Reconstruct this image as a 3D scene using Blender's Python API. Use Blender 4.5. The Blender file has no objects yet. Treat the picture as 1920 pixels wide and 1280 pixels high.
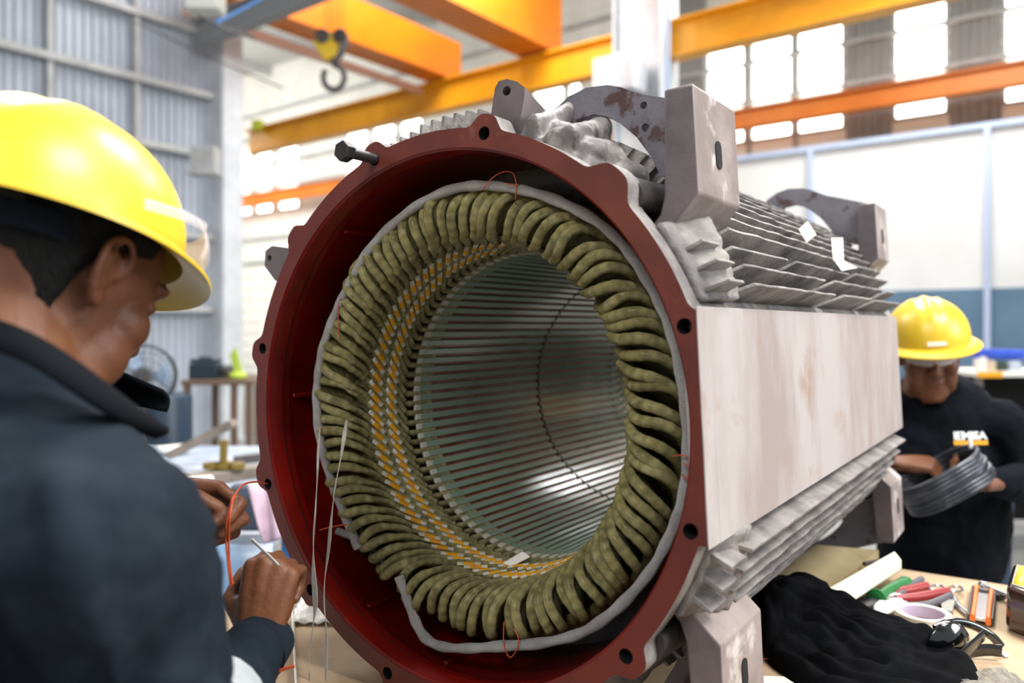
import bpy, bmesh, math, random
from mathutils import Vector as V, Matrix as MX, noise, geometry
R = math.radians
random.seed(7)
sc = bpy.context.scene
COL = sc.collection
H = 1.45            # eye height of the photograph
F = 1473.4          # focal length in pixels of a 1920 px wide frame
HY = 610.3          # horizon line
PI = math.pi

# ------------------------------------------------------------------ helpers
def at(px, py, Y):
    "world point seen at that place of the photo, at distance Y"
    return V(((px - 960) / F * Y, Y, H + (HY - py) / F * Y))
def on_z(px, py, z):
    Y = (H - z) * F / (py - HY)
    return at(px, py, Y)

class G:
    "a bag of vertices and faces with uv and material slots"
    def __init__(s): s.v = []; s.f = []; s.m = []; s.uv = []
    def add(s, vs, fs, m=0, uvs=None):
        o = len(s.v); s.v += [V(p) for p in vs]
        for i, f in enumerate(fs):
            s.f.append([a + o for a in f]); s.m.append(m if isinstance(m, int) else m[i])
            s.uv.append(uvs[i] if uvs else None)
        return s
    def join(s, g, mat=None):
        o = len(s.v); s.v += [mat @ p if mat else p.copy() for p in g.v]
        s.f += [[a + o for a in f] for f in g.f]; s.m += g.m; s.uv += g.uv
        return s
    def tf(s, mat): s.v = [mat @ p for p in s.v]; return s

def obj(name, g, mats, parent=None, smooth=True, sharp=40, bevel=0, seg=2, loc=None, sub=0, solid=0, kind=None, label=None, group=None):
    me = bpy.data.meshes.new(name)
    me.from_pydata([tuple(p) for p in g.v], [], g.f)
    if not isinstance(mats, (list, tuple)): mats = [mats]
    for m in mats: me.materials.append(m)
    me.polygons.foreach_set('material_index', g.m)
    if any(u is not None for u in g.uv):
        l = me.uv_layers.new(name='UVMap')
        k = 0
        for f, u in zip(g.f, g.uv):
            for j in range(len(f)):
                if u is not None: l.data[k].uv = u[j]
                k += 1
    bm = bmesh.new(); bm.from_mesh(me)
    bmesh.ops.recalc_face_normals(bm, faces=bm.faces); bm.to_mesh(me); bm.free()
    if smooth:
        me.polygons.foreach_set('use_smooth', [True] * len(me.polygons))
        if sharp: me.set_sharp_from_angle(angle=R(sharp))
    o = bpy.data.objects.new(name, me); COL.objects.link(o)
    if parent: o.parent = parent
    if loc is not None: o.location = loc
    if solid:
        m = o.modifiers.new('thick', 'SOLIDIFY'); m.thickness = solid; m.offset = 0
    if bevel:
        m = o.modifiers.new('bev', 'BEVEL'); m.width = bevel; m.segments = seg; m.limit_method = 'ANGLE'; m.angle_limit = R(35)
    if sub:
        m = o.modifiers.new('sub', 'SUBSURF'); m.levels = sub; m.render_levels = sub
    if kind: o['kind'] = kind
    if label: o['label'] = label
    if group: o['group'] = group
    return o
def thing(name, label, cat, loc=(0, 0, 0), rot=(0, 0, 0), group=None):
    o = bpy.data.objects.new(name, None); COL.objects.link(o)
    o.location = loc; o.rotation_euler = rot; o.empty_display_size = .1
    o['label'] = label; o['category'] = cat
    if group: o['group'] = group
    return o
def tag(o, label, cat, group=None):
    o['label'] = label; o['category'] = cat
    if group: o['group'] = group
    return o
def recenter(o):
    "put the origin of a top-level mesh at its base"
    me = o.data
    xs = [v.co.x for v in me.vertices]; ys = [v.co.y for v in me.vertices]; zs = [v.co.z for v in me.vertices]
    c = V(((min(xs) + max(xs)) / 2, (min(ys) + max(ys)) / 2, min(zs)))
    me.transform(MX.Translation(-c)); o.location = o.location + c
    return o
def base_of(t):
    "put an Empty at the base of its parts, leaving the parts where they are"
    pts = [c.matrix_basis @ v.co for c in COL.objects if c.parent == t and c.type == 'MESH' for v in c.data.vertices]
    if not pts: return t
    c = V(((min(p.x for p in pts) + max(p.x for p in pts)) / 2, (min(p.y for p in pts) + max(p.y for p in pts)) / 2, min(p.z for p in pts)))
    for k in COL.objects:
        if k.parent == t: k.location = k.location - c
    t.location = V(t.location) + t.rotation_euler.to_matrix() @ c
    return t

def box(x0, x1, y0, y1, z0, z1):
    vs = [(x, y, z) for x in (x0, x1) for y in (y0, y1) for z in (z0, z1)]
    return G().add(vs, [(0, 1, 3, 2), (4, 6, 7, 5), (0, 4, 5, 1), (2, 3, 7, 6), (0, 2, 6, 4), (1, 5, 7, 3)])
def beam(a, b, w, h, up=V((0, 0, 1))):
    a = V(a); b = V(b); d = (b - a).normalized(); s = d.cross(up).normalized(); u = s.cross(d)
    vs = [p + s * w * i + u * h * j for p in (a, b) for i in (-.5, .5) for j in (-.5, .5)]
    return G().add(vs, [(0, 1, 3, 2), (4, 6, 7, 5), (0, 4, 5, 1), (2, 3, 7, 6), (0, 2, 6, 4), (1, 5, 7, 3)])
def tube(pts, rad, n=10, up=None, power=1.0, cap=True, closed=False):
    "swept tube; rad may be numbers or (side, up) pairs"
    pts = [V(p) for p in pts]; N = len(pts)
    if not isinstance(rad, (list, tuple)) or (len(rad) == 2 and N != 2 and not isinstance(rad[0], (list, tuple))): rad = [rad] * N
    vs = []; L = 0; Ls = []
    prev = None
    for i, p in enumerate(pts):
        if closed: d = (pts[(i + 1) % N] - pts[i - 1]).normalized()
        else: d = (pts[min(i + 1, N - 1)] - pts[max(i - 1, 0)]).normalized()
        if i: L += (p - pts[i - 1]).length
        Ls.append(L)
        if up is not None:
            uu = V(up[i]) if isinstance(up, list) else V(up)
            u = (uu - d * uu.dot(d)).normalized()
        elif prev is None:
            u = d.orthogonal().normalized()
        else: u = (prev - d * prev.dot(d)).normalized()
        prev = u; s = d.cross(u)
        r = rad[i]; a, b = r if isinstance(r, (list, tuple)) else (r, r)
        for k in range(n):
            t = 2 * PI * k / n; c_, s_ = math.cos(t), math.sin(t)
            vs.append(p + s * a * math.copysign(abs(c_) ** power, c_) + u * b * math.copysign(abs(s_) ** power, s_))
    fs = []; uv = []
    M_ = N if closed else N - 1
    for i in range(M_):
        for k in range(n):
            j = (i + 1) % N
            fs.append((i * n + k, i * n + (k + 1) % n, j * n + (k + 1) % n, j * n + k))
            L0, L1 = Ls[i], (Ls[j] if j else L + (pts[0] - pts[-1]).length)
            uv.append(((L0, k / n), (L0, (k + 1) / n), (L1, (k + 1) / n), (L1, k / n)))
    if cap and not closed:
        fs.append(tuple(range(n - 1, -1, -1))); uv.append([(0, 0)] * n)
        fs.append(tuple(range((N - 1) * n, N * n))); uv.append([(L, 0)] * n)
    return G().add(vs, fs, 0, uv)
def capsule(a, b, ra, rb, n=12, k=4):
    "rounded limb piece"
    a = V(a); b = V(b); d = (b - a).normalized(); pts = []; rr = []
    for i in range(k + 1):
        t = PI / 2 * (1 - i / k); pts.append(a - d * ra * math.sin(t)); rr.append(max(ra * math.cos(t), ra * .05))
    for i in range(k + 1):
        t = PI / 2 * i / k; pts.append(b + d * rb * math.sin(t)); rr.append(max(rb * math.cos(t), rb * .05))
    return tube(pts, rr, n)
def chain(pts, rr, n=12):
    g = G()
    for i in range(len(pts) - 1): g.join(capsule(pts[i], pts[i + 1], rr[i], rr[i + 1], n))
    return g
def ell(c, r, n=16, m=10, rot=None):
    vs = []; fs = []
    for i in range(m + 1):
        th = PI * i / m
        for k in range(n):
            p = V((r[0] * math.sin(th) * math.cos(2 * PI * k / n), r[1] * math.sin(th) * math.sin(2 * PI * k / n), r[2] * math.cos(th)))
            if i in (0, m): p = p + V((math.cos(2 * PI * k / n), math.sin(2 * PI * k / n), 0)) * min(r) * .01
            vs.append((rot @ p if rot else p) + V(c))
    for i in range(m):
        for k in range(n): fs.append((i * n + k, (i + 1) * n + k, (i + 1) * n + (k + 1) % n, i * n + (k + 1) % n))
    fs.append(tuple(range(n))); fs.append(tuple(m * n + k for k in range(n - 1, -1, -1)))
    return G().add(vs, fs)
def grid(fn, nu, nv, m=0, closeu=False):
    vs = [fn(i / nu, j / nv) for i in range(nu + (0 if closeu else 1)) for j in range(nv + 1)]
    fs = []; uv = []
    for i in range(nu):
        for j in range(nv):
            a = i * (nv + 1) + j; b = ((i + 1) % nu if closeu else i + 1) * (nv + 1) + j
            fs.append((a, b, b + 1, a + 1)); uv.append(((i / nu, j / nv), ((i + 1) / nu, j / nv), ((i + 1) / nu, (j + 1) / nv), (i / nu, (j + 1) / nv)))
    return G().add(vs, fs, m, uv)
def prism(outer, holes, d0, d1, mp, m0=0, m1=0, ms=0, mh=None):
    "extruded outline with holes; mp(u, v, d) -> point"
    loops = [outer] + list(holes)
    tri = geometry.tessellate_polygon([[V((p[0], p[1], 0)) for p in l] for l in loops])
    flat = [p for l in loops for p in l]; n = len(flat)
    vs = [mp(p[0], p[1], d0) for p in flat] + [mp(p[0], p[1], d1) for p in flat]
    g = G(); fs = []; ms_ = []
    for t in tri: fs.append(tuple(t)); ms_.append(m0); fs.append(tuple(a + n for a in reversed(t))); ms_.append(m1)
    o = 0
    for li, l in enumerate(loops):
        k = len(l)
        for i in range(k):
            fs.append((o + i, o + (i + 1) % k, o + (i + 1) % k + n, o + i + n)); ms_.append(ms if li == 0 or mh is None else mh)
        o += k
    return g.add(vs, fs, ms_)
def circ(cx, cy, r, n=24, a0=0): return [(cx + r * math.cos(2 * PI * k / n + a0), cy + r * math.sin(2 * PI * k / n + a0)) for k in range(n)]
def lathe(prof, n=96, a0=0, a1=2 * PI, mp=None, m=0):
    full = abs(a1 - a0 - 2 * PI) < 1e-6
    def fn(u, v):
        i = round(v * (len(prof) - 1)); r, t = prof[i]; a = a0 + (a1 - a0) * u
        return mp(r, a, t) if mp else V((r * math.cos(a), r * math.sin(a), t))
    return grid(fn, n, len(prof) - 1, m, full)
def smoothpts(pts, n=6, closed=False):
    "Catmull-Rom through the points"
    P = [V(p) for p in pts]; N = len(P); out = []
    for i in range(N if closed else N - 1):
        if closed: a, b, c, d = P[i - 1], P[i], P[(i + 1) % N], P[(i + 2) % N]
        else: a, b, c, d = P[max(i - 1, 0)], P[i], P[i + 1], P[min(i + 2, N - 1)]
        for k in range(n):
            t = k / n
            out.append(.5 * ((2 * b) + (c - a) * t + (2 * a - 5 * b + 4 * c - d) * t * t + (3 * b - a - 3 * c + d) * t ** 3))
    if not closed: out.append(P[-1])
    return out
def ribbon(pts, w, side, th=.0006):
    "flat tape along points; side gives its width direction"
    pts = [V(p) for p in pts]; vs = []
    for i, p in enumerate(pts):
        s = V(side[i] if isinstance(side, list) else side).normalized(); d = (pts[min(i + 1, len(pts) - 1)] - pts[max(i - 1, 0)]).normalized(); n = d.cross(s).normalized()
        ww = w[i] if isinstance(w, list) else w
        for a, b in ((-1, -1), (1, -1), (1, 1), (-1, 1)): vs.append(p + s * a * ww / 2 + n * b * th)
    fs = [(0, 1, 2, 3)]
    for i in range(len(pts) - 1):
        for k in range(4): fs.append((i * 4 + k, i * 4 + (k + 1) % 4, i * 4 + 4 + (k + 1) % 4, i * 4 + 4 + k))
    fs.append(tuple(len(vs) - 4 + k for k in range(4)))
    return G().add(vs, fs)

# ------------------------------------------------------------------ materials
def rgb(h):
    h = h.lstrip('#'); c = [int(h[i:i + 2], 16) / 255 for i in (0, 2, 4)]
    return tuple(x / 12.92 if x <= .04045 else ((x + .055) / 1.055) ** 2.4 for x in c)
def mat(name, c, rough=.6, c2=None, scale=8, metal=0, bump=0, bscale=None, stretch=None, lo=.4, hi=.6, c3=None, s3=3, lo3=.55, hi3=.7, rough2=None, coat=0, detail=6, sheen=0, spec=.5, trans=0, bands=None, space='Object', emit=None, es=0, alpha=1):
    m = bpy.data.materials.new(name); m.use_nodes = True; nt = m.node_tree; N = nt.nodes; Lk = nt.links
    b = N['Principled BSDF']
    if isinstance(c, str): c = rgb(c)
    b.inputs['Base Color'].default_value = (*c, 1); b.inputs['Roughness'].default_value = rough; b.inputs['Metallic'].default_value = metal
    b.inputs['Coat Weight'].default_value = coat; b.inputs['Coat Roughness'].default_value = .15
    b.inputs['Sheen Weight'].default_value = sheen; b.inputs['Specular IOR Level'].default_value = spec
    b.inputs['Transmission Weight'].default_value = trans; b.inputs['Alpha'].default_value = alpha
    if emit: b.inputs['Emission Color'].default_value = (*rgb(emit), 1); b.inputs['Emission Strength'].default_value = es
    tc = N.new('ShaderNodeTexCoord'); mp = N.new('ShaderNodeMapping'); Lk.new(tc.outputs[space], mp.inputs[0])
    if stretch: mp.inputs['Scale'].default_value = stretch
    def nz(s, d=detail, seed=0, src=mp):
        n = N.new('ShaderNodeTexNoise'); n.inputs['Scale'].default_value = s; n.inputs['Detail'].default_value = d; n.inputs['Roughness'].default_value = .6
        Lk.new(src.outputs[0], n.inputs['Vector']); return n
    def ramp(src, lo, hi):
        r = N.new('ShaderNodeMapRange'); r.inputs['From Min'].default_value = lo; r.inputs['From Max'].default_value = hi; Lk.new(src, r.inputs['Value']); return r
    colout = None
    if c2:
        if isinstance(c2, str): c2 = rgb(c2)
        n1 = nz(scale); r1 = ramp(n1.outputs[0], lo, hi)
        mx = N.new('ShaderNodeMix'); mx.data_type = 'RGBA'; Lk.new(r1.outputs[0], mx.inputs[0]); mx.inputs[6].default_value = (*c, 1); mx.inputs[7].default_value = (*c2, 1)
        colout = mx.outputs[2]
        if rough2 is not None:
            rr = N.new('ShaderNodeMix'); Lk.new(r1.outputs[0], rr.inputs[0]); rr.inputs[2].default_value = rough; rr.inputs[3].default_value = rough2; Lk.new(rr.outputs[0], b.inputs['Roughness'])
    if c3:
        if isinstance(c3, str): c3 = rgb(c3)
        mp3 = N.new('ShaderNodeMapping'); Lk.new(tc.outputs[space], mp3.inputs[0]); mp3.inputs['Location'].default_value = (3.1, 7.7, 1.3)
        n3 = nz(s3, 8, 0, mp3); r3 = ramp(n3.outputs[0], lo3, hi3)
        mx3 = N.new('ShaderNodeMix'); mx3.data_type = 'RGBA'; Lk.new(r3.outputs[0], mx3.inputs[0]); mx3.inputs[7].default_value = (*c3, 1)
        if colout: Lk.new(colout, mx3.inputs[6])
        else: mx3.inputs[6].default_value = (*c, 1)
        colout = mx3.outputs[2]
    h = None
    if bands:
        # wound tape: fine bands across the length (u of the uv map)
        uvn = N.new('ShaderNodeUVMap'); w = N.new('ShaderNodeTexWave'); w.wave_type = 'BANDS'; w.bands_direction = 'X'; w.inputs['Scale'].default_value = bands[0]; w.inputs['Distortion'].default_value = bands[1]; w.inputs['Detail'].default_value = 3; w.inputs['Detail Scale'].default_value = 30
        Lk.new(uvn.outputs[0], w.inputs['Vector'])
        if bands[2] and colout:
            mm = N.new('ShaderNodeMix'); mm.data_type = 'RGBA'; mm.blend_type = 'MULTIPLY'; Lk.new(colout, mm.inputs[6])
            rr = ramp(w.outputs['Fac'], .0, .35); rr.inputs['To Min'].default_value = 1 - bands[2]; Lk.new(rr.outputs[0], mm.inputs[7]); mm.inputs[0].default_value = 1; colout = mm.outputs[2]
        h = w.outputs['Fac']
    if colout: Lk.new(colout, b.inputs['Base Color'])
    if bump:
        bn = N.new('ShaderNodeBump'); bn.inputs['Strength'].default_value = min(1, bump); bn.inputs['Distance'].default_value = .004 * max(1, bump)
        nb = nz(bscale or scale * 4)
        if h is not None:
            ad = N.new('ShaderNodeMath'); ad.operation = 'ADD'; Lk.new(nb.outputs[0], ad.inputs[0]); Lk.new(h, ad.inputs[1]); Lk.new(ad.outputs[0], bn.inputs['Height'])
        else: Lk.new(nb.outputs[0], bn.inputs['Height'])
        Lk.new(bn.outputs[0], b.inputs['Normal'])
    return m

RED = mat('red_primer', '#6d2d23', .42, '#5d261d', 9, c3='#8a5a4c', s3=14, lo3=.66, hi3=.8, bump=.15, bscale=60)
REDIN = mat('red_gloss_inside', '#7a1008', .24, '#5c0c07', 6, bump=.08, bscale=30)
CAST = mat('grey_cast_iron', '#6b6666', .42, '#474242', 10, c3='#a39b96', s3=22, lo3=.52, hi3=.72, bump=.5, bscale=70, rough2=.7)
DUST = mat('dusty_cast_iron', '#8f8985', .7, '#676262', 13, c3='#454141', s3=9, lo3=.56, hi3=.7, bump=.7, bscale=90)
PAD = mat('bare_grey_pad', '#aca4a2', .55, '#978985', 6, stretch=(1, 1, .35), c3='#9a8478', s3=11, lo3=.6, hi3=.75, bump=.12, bscale=50)
FOOTF = mat('worn_foot_paint_shaded', '#6d6264', .5, '#574e51', 7, c3='#5e4540', s3=16, lo3=.6, hi3=.72, bump=.2, bscale=60)  # front faces darker: their shade is put into the colour
FOOTS = mat('worn_foot_side_lit', '#978a86', .5, '#7c6f6b', 9, c3='#d6cfca', s3=14, lo3=.55, hi3=.7, bump=.3, bscale=50)  # paler copy for the side faces: light falling on them put into colour
ARCH = mat('rust_spotted_plate', '#77737b', .5, '#625e66', 8, c3='#4c3330', s3=26, lo3=.58, hi3=.64, bump=.25, bscale=60)
DARKMET = mat('dark_oily_steel', '#3e3a3c', .3, '#58524f', 14, bump=.4, bscale=50)
SHINY = mat('shiny_grey_paint', '#565152', .3, '#393435', 12, bump=.4, bscale=40, coat=.2)
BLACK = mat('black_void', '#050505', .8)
BOLT = mat('bolt_steel', '#4a4648', .42, '#332f30', 20, metal=.6, bump=.2, bscale=80)
COIL = mat('olive_varnished_tape', '#a39a63', .36, '#7d7547', 40, c3='#b5ad7c', s3=60, lo3=.5, hi3=.75, bump=.5, bscale=200, bands=(24, 5, .35), coat=.15)
COILW = mat('olive_pleated_tape', '#8a8150', .42, '#665e38', 46, c3='#a39b67', s3=70, lo3=.52, hi3=.75, bump=.9, bscale=160, coat=.1, bands=(30, 4, .5))
SLEEVE = mat('white_sleeve', '#d6d2c4', .35, '#b4b0a4', 60)
YEL = mat('yellow_sleeve', '#e0a51a', .4, '#cf8a14', 80)
WEDGE = mat('green_wedge', '#8b9f90', .25, '#74897b', 20, stretch=(1, .15, 1), bump=.1, bscale=60, coat=.4)
TOOTH = mat('varnished_teeth', '#7a2818', .25, '#8f4a3c', 60, stretch=(1, .3, 1), bump=.5, bscale=150, coat=.5)
ROPE = mat('white_braided_rope', '#efecea', .7, '#d6d0cd', 30, bump=.9, bscale=200, bands=(110, 3, .1))
TAPE = mat('white_cotton_tape', '#cfcac2', .8, '#b5afa5', 30, bump=.3, bscale=160)
PAPER = mat('paper_tag', '#e9e7dc', .8)
COPPER = mat('red_thread', '#b04a22', .5)
ORANGE = mat('orange_thread', '#b8481a', .5)
SKIN = mat('skin', '#74482f', .5, '#633a25', 14, c3='#875a3e', s3=9, lo3=.55, hi3=.8, bump=.25, bscale=160, spec=.4)
SKIN2 = mat('skin_ruddy', '#7a4c32', .5, '#68402b', 14, bump=.2, bscale=120, spec=.4)
HAIR = mat('black_hair', '#070605', .55, '#12100e', 60, spec=.25, bump=1, bscale=260, stretch=(1, 1, .3))
NAVY = mat('navy_work_shirt', '#1b232c', .85, '#151c25', 5, c3='#2c333b', s3=7, lo3=.5, hi3=.75, bump=.35, bscale=20, spec=.12)
NAVY2 = mat('dark_navy_jersey', '#0b0f16', .9, '#080b10', 5, bump=.3, bscale=18, spec=.1)
COLLAR = mat('dark_collar', '#06090d', .9, '#0a0e13', 6, spec=.1)
JEANS = mat('blue_jeans', '#1c2a3e', .9, '#243349', 12, bump=.2)
YHAT = mat('yellow_helmet_plastic', '#dfba2c', .40, '#d5b028', 3, coat=.1, c3='#d2bb5c', s3=5, lo3=.62, hi3=.8)
CLEAR = mat('clear_polycarbonate', '#f6eef0', .08, alpha=.3, coat=.6)
REFL = mat('reflective_strip', '#b9bdc0', .35, '#a3a7aa', 20)
TABLE = mat('cardboard_cover', '#b39a7c', .8, '#a68d70', 6, c3='#8f7a62', s3=3, lo3=.55, hi3=.75, bump=.15)
STEELW = mat('workshop_white_paint', '#d4d8dc', .5, '#c4c8cd', 3)

# ================================================================== the stator
TH, RHO = .6116, .0517
MC = V((-.1037, 1.088, H - .1266))
motor = thing('motor_stator', 'large grey finned motor stator with red flange and olive wound coils on the workbench', 'motor', MC, (0, -RHO, -TH))
MROT = motor.rotation_euler.to_matrix()
def loc2w(p): return MC + MROT @ V(p)
def mun(px, py, t):
    "flat (s, z) of a photo place on the cross-section plane t of the stator"
    r = V(((px - 960) / F, 1, (HY - py) / F)); Y_ = MROT @ V((0, 1, 0)); cam = V((0, 0, H))
    k = (t + Y_.dot(MC - cam)) / Y_.dot(r); p = MROT.transposed() @ (cam + r * k - MC)
    return (p.x, p.z)
def mo(name, g, m, **k):
    k.setdefault('parent', motor)
    return obj(name, g, m, **k)
sz = lambda u, v, d: V((u, d, v))
pol = lambda r, a, t: V((r * math.cos(a), t, r * math.sin(a)))

def outer_r(a):
    d = math.degrees(a) % 360
    if d > 180: d -= 360
    if -20.2 < d < 18.6: return .383 / math.cos(R(d))
    r = .3965
    for k in range(12):
        q = 15 + 30 * k; dd = abs((d - q + 180) % 360 - 180)
        wid = 3.1 if q != 45 else 4.2
        r += (.019 if q != 45 else .022) * math.exp(-(dd / wid) ** 4)
    return r
out = [(outer_r(R(a)) * math.cos(R(a)), outer_r(R(a)) * math.sin(R(a))) for a in [i * .75 for i in range(480)]]
inn = circ(0, 0, .3705, 180)
holes = [circ((.3835 if a in (16.2, 341.5) else .39) * math.cos(R(a)), (.3835 if a in (16.2, 341.5) else .39) * math.sin(R(a)), .0092, 20) for a in (16.2, 75, 105, 163.9, 197.3, 225, 253, 285, 315, 341.5)]
mo('flange_ring', prism(out, [inn] + holes, 0, .036, sz, 0, 1, 1, 2), [RED, DUST, BLACK], bevel=.0016, sharp=30)
g = lathe([(.3705, .001), (.3675, .004), (.3668, .030), (.3705, .034), (.3712, .048), (.3735, .050), (.3752, .055), (.3757, .10)], 144, mp=pol)
mo('spigot_bore', g, REDIN, sharp=25)
# inner wall; flat black cells paint the dark of its openings
def inwall():
    g = G(); ts = [.10, .125, .195, .215]
    n = 120
    for i in range(n):
        a0, a1 = 2 * PI * i / n, 2 * PI * (i + 1) / n; am = math.degrees((a0 + a1) / 2)
        for j in range(3):
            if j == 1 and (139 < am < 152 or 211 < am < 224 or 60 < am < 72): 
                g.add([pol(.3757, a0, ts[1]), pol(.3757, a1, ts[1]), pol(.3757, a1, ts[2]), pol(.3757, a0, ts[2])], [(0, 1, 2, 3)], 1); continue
            g.add([pol(.3757, a0, ts[j]), pol(.3757, a1, ts[j]), pol(.3757, a1, ts[j + 1]), pol(.3757, a0, ts[j + 1])], [(0, 1, 2, 3)], 0)
    return g
mo('inner_wall', inwall(), [REDIN, BLACK], sharp=0)
for a in (128, 176, 236, 262):
    mo('inner_rib', beam(pol(.372, R(a), .055), pol(.372, R(a), .21), .008, .010, up=pol(1, R(a), 0)), REDIN, bevel=.002)
mo('end_plate', lathe([(.3757, .214), (.33, .216), (.30, .234), (.247, .236)], 96, mp=pol), DARKMET)
# outer shell
g = lathe([(.3965, .034), (.391, .042), (.385, .055), (.3815, .08), (.3815, 1.24), (.392, 1.27), (.392, 1.30), (.372, 1.30), (.372, 1.0), (.3765, .99), (.3775, .05)], 144, mp=pol)
for p in g.v: p.x = min(p.x, .376)
mo('housing_shell', g, DUST, sharp=30)

# flat side pad
zt, zb, L = .1287, -.1408, 1.2776
g = box(.350, .3838, .037, L, zb, zt); g.join(box(.3826, .3838, .0015, .037, zb, zt))
mo('side_pad', g, PAD, bevel=.003)
mo('pad_ledge', prism([(.330, zt - .004), (.372, zt - .002), (.366, zt + .010), (.346, zt + .013), (.330, zt + .03)], [], .03, L - .01, sz), DUST, bevel=.003)

# cooling fins
random.seed(3)
def fin(a, segs, r1, th=.0032, lean=0):
    g = G(); er = V((math.cos(R(a)), 0, math.sin(R(a)))); r0 = .3795
    e2 = V((math.cos(R(a + lean)), 0, math.sin(R(a + lean)))); n = V((-e2.z, 0, e2.x))
    b0 = er * r0
    for (t0, t1, rr, slope) in segs:
        h = rr - r0
        k = max(2, int((t1 - t0) / .03)); pts = []
        for i in range(k + 1):
            t = t0 + (t1 - t0) * i / k
            pts.append((t, h + (random.uniform(-.0012, .0012) if 0 < i < k else 0)))
        vs = []; fs = []
        def ad(t, hh, w): 
            for s in (-1, 1): vs.append(b0 + e2 * hh + n * w * s + V((0, t, 0)))
        ad(max(t0 - slope, .04), 0, th); 
        for t, hh in pts: ad(t, hh, th * .62)
        ad(t1, 0, th)
        m = len(pts) + 2
        for i in range(m - 1): fs.append((2 * i, 2 * i + 1, 2 * i + 3, 2 * i + 2))
        fs.append((0, 2 * m - 2, 2 * m - 1, 1))
        fs.append(tuple(2 * i for i in range(m))); fs.append(tuple(2 * i + 1 for i in reversed(range(m))))
        g.add(vs, fs)
    return g
def broken(a0):
    "a fin as a row of pieces with chipped gaps"
    segs = []; t = .155 + random.uniform(-.02, .05)
    while t < 1.20:
        l = random.uniform(.22, .6); t1 = min(t + l, 1.22 + random.uniform(-.02, .02)); segs.append((t, t1, .432 + random.uniform(-.004, .003), .035)); t = t1 + random.uniform(.04, .07)
    return segs
for i, (a, te) in enumerate(((21.5, .105), (25.3, .115), (29.2, .110))):
    mo('cooling_fin', fin(a, [(.055, te, .434 - .003 * i, .03)] + broken(a), .434), DUST, bevel=.0008, seg=1)
for a in [33 + 3.1 * k for k in range(16)]:
    mo('cooling_fin', fin(a, [(.175 if a < 62 else .15, 1.22, .433, .03)], .433), DUST, sharp=30)
for a in [82.6 + 2.9 * k for k in range(10)]:
    mo('cooling_fin', fin(a, [(.052, 1.22, .430 + (.004 if a < 100 else 0), .012)], .43, th=.0042), DUST, sharp=30)
for a in (-23.0, -27.0, -31.0):
    mo('cooling_fin', fin(a, [(.035, .085, .430, .02), (.115, 1.24, .428, .03)], .43, th=.0042), DUST, bevel=.0008, seg=1)
for a in [-35 - 3.1 * k for k in range(16)]:
    mo('cooling_fin', fin(a, [(.16, 1.24, .431 if a > -55 else .404, .03)], .431), DUST, sharp=30)

# feet: pad with a web, mirrored for the lower pair
padpx = [(1246, 168), (1300, 156), (1311, 362), (1239, 451), (1217, 431), (1238, 402), (1246, 368)]
padf = [mun(x, y, .06) for x, y in padpx]
def foot(t0, t1, sg):
    P2 = [(u, v * sg) for u, v in padf]
    g = prism(P2, [], t0, t1, sz, 0, 1, 1)
    # black slot plate painting the dark of the fixing hole in the mounting face
    sx = max(p[0] for p in P2); zc = (.318 + .005) * sg; tc = (t0 + t1) / 2
    slot = [(tc + .010 * math.cos(a) , zc + (.009 * (1 if math.sin(a) > 0 else -1)) + .009 * math.sin(a)) for a in [2 * PI * k / 20 for k in range(20)]]
    h = prism(slot, [], sx - .004, sx + .0012, lambda u, v, d: V((d, u, v)), 0, 0, 0)
    f = mo('foot', g, [FOOTF, FOOTS], bevel=.003, sharp=30)
    obj('fixing_hole_dark', h, BLACK, parent=f, smooth=False)
    return f
for sg in (1, -1):
    foot(.058, .205, sg); foot(1.165, 1.305, sg)
archpx_o = [(1252, 345), (1246, 197), (1205, 178), (1165, 164), (1140, 160), (1100, 165), (1068, 181), (1042, 205), (1020, 250)]
archpx_i = [(1060, 262), (1085, 225), (1115, 214), (1140, 219), (1165, 233), (1195, 258), (1220, 292), (1240, 330)]
ao = [mun(x, y, .17) for x, y in archpx_o] ; ai = [mun(x, y, .17) for x, y in archpx_i]
ao[0] = (.345, .300); ao[1] = (.345, .403)
ah = [circ(*mun(1208, 198, .17), .0052, 16), circ(*mun(1211, 239, .17), .0055, 16)]
def arch(t0, t1, sg, hs=True):
    o_ = [(u, v * sg) for u, v in ao + ai]; hh = [[(u, v * sg) for u, v in h] for h in ah] if hs else []
    return mo('foot_web', prism(o_, hh, t0, t1, sz), ARCH, sharp=30)
arch(.168, .190, 1); arch(.168, .190, -1, False); arch(1.20, 1.225, 1, False); arch(1.20, 1.225, -1, False)

# cast bosses, lugs and the lumpy casting between flange and web
def lump(pts2, t0, t1, s, m=DUST, name='cast_boss', bev=.006):
    return mo(name, prism([(u, v * s) for u, v in pts2], [], t0, t1, sz), m, bevel=bev, seg=3)
lugp = [mun(x, y, .045) for x, y in ((916, 246), (922, 205), (928, 165), (935, 152), (950, 148), (970, 153), (984, 164), (983, 182), (975, 228), (972, 262))]
lh = circ(*mun(950, 170, .045), .0068, 16)
def taper_lug(pts, hole, t0, t1, shrink, name='lifting_lug', tc=None):
    n = len(pts); c = sum((V((p[0], 0, p[1])) for p in pts), V()) / n; er = c.normalized()
    g = prism(pts, [hole] if hole else [], t0, t1, sz)
    for v in g.v:
        if v.y > t0 + .001:
            rad = v.x * er.x + v.z * er.z
            if rad > .40: v -= er * (rad - .40) * shrink
    return mo(name, g, FOOTF, sharp=30)
taper_lug(lugp, lh, .045, .155, .55)
lugb = [mun(x, y, .05) for x, y in ((498, 470), (510, 461), (548, 466), (560, 500), (540, 530), (516, 526), (496, 498))]
taper_lug(lugb, circ(*mun(505, 484, .05), .006, 14), .05, .15, .1, 'side_lug')
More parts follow.
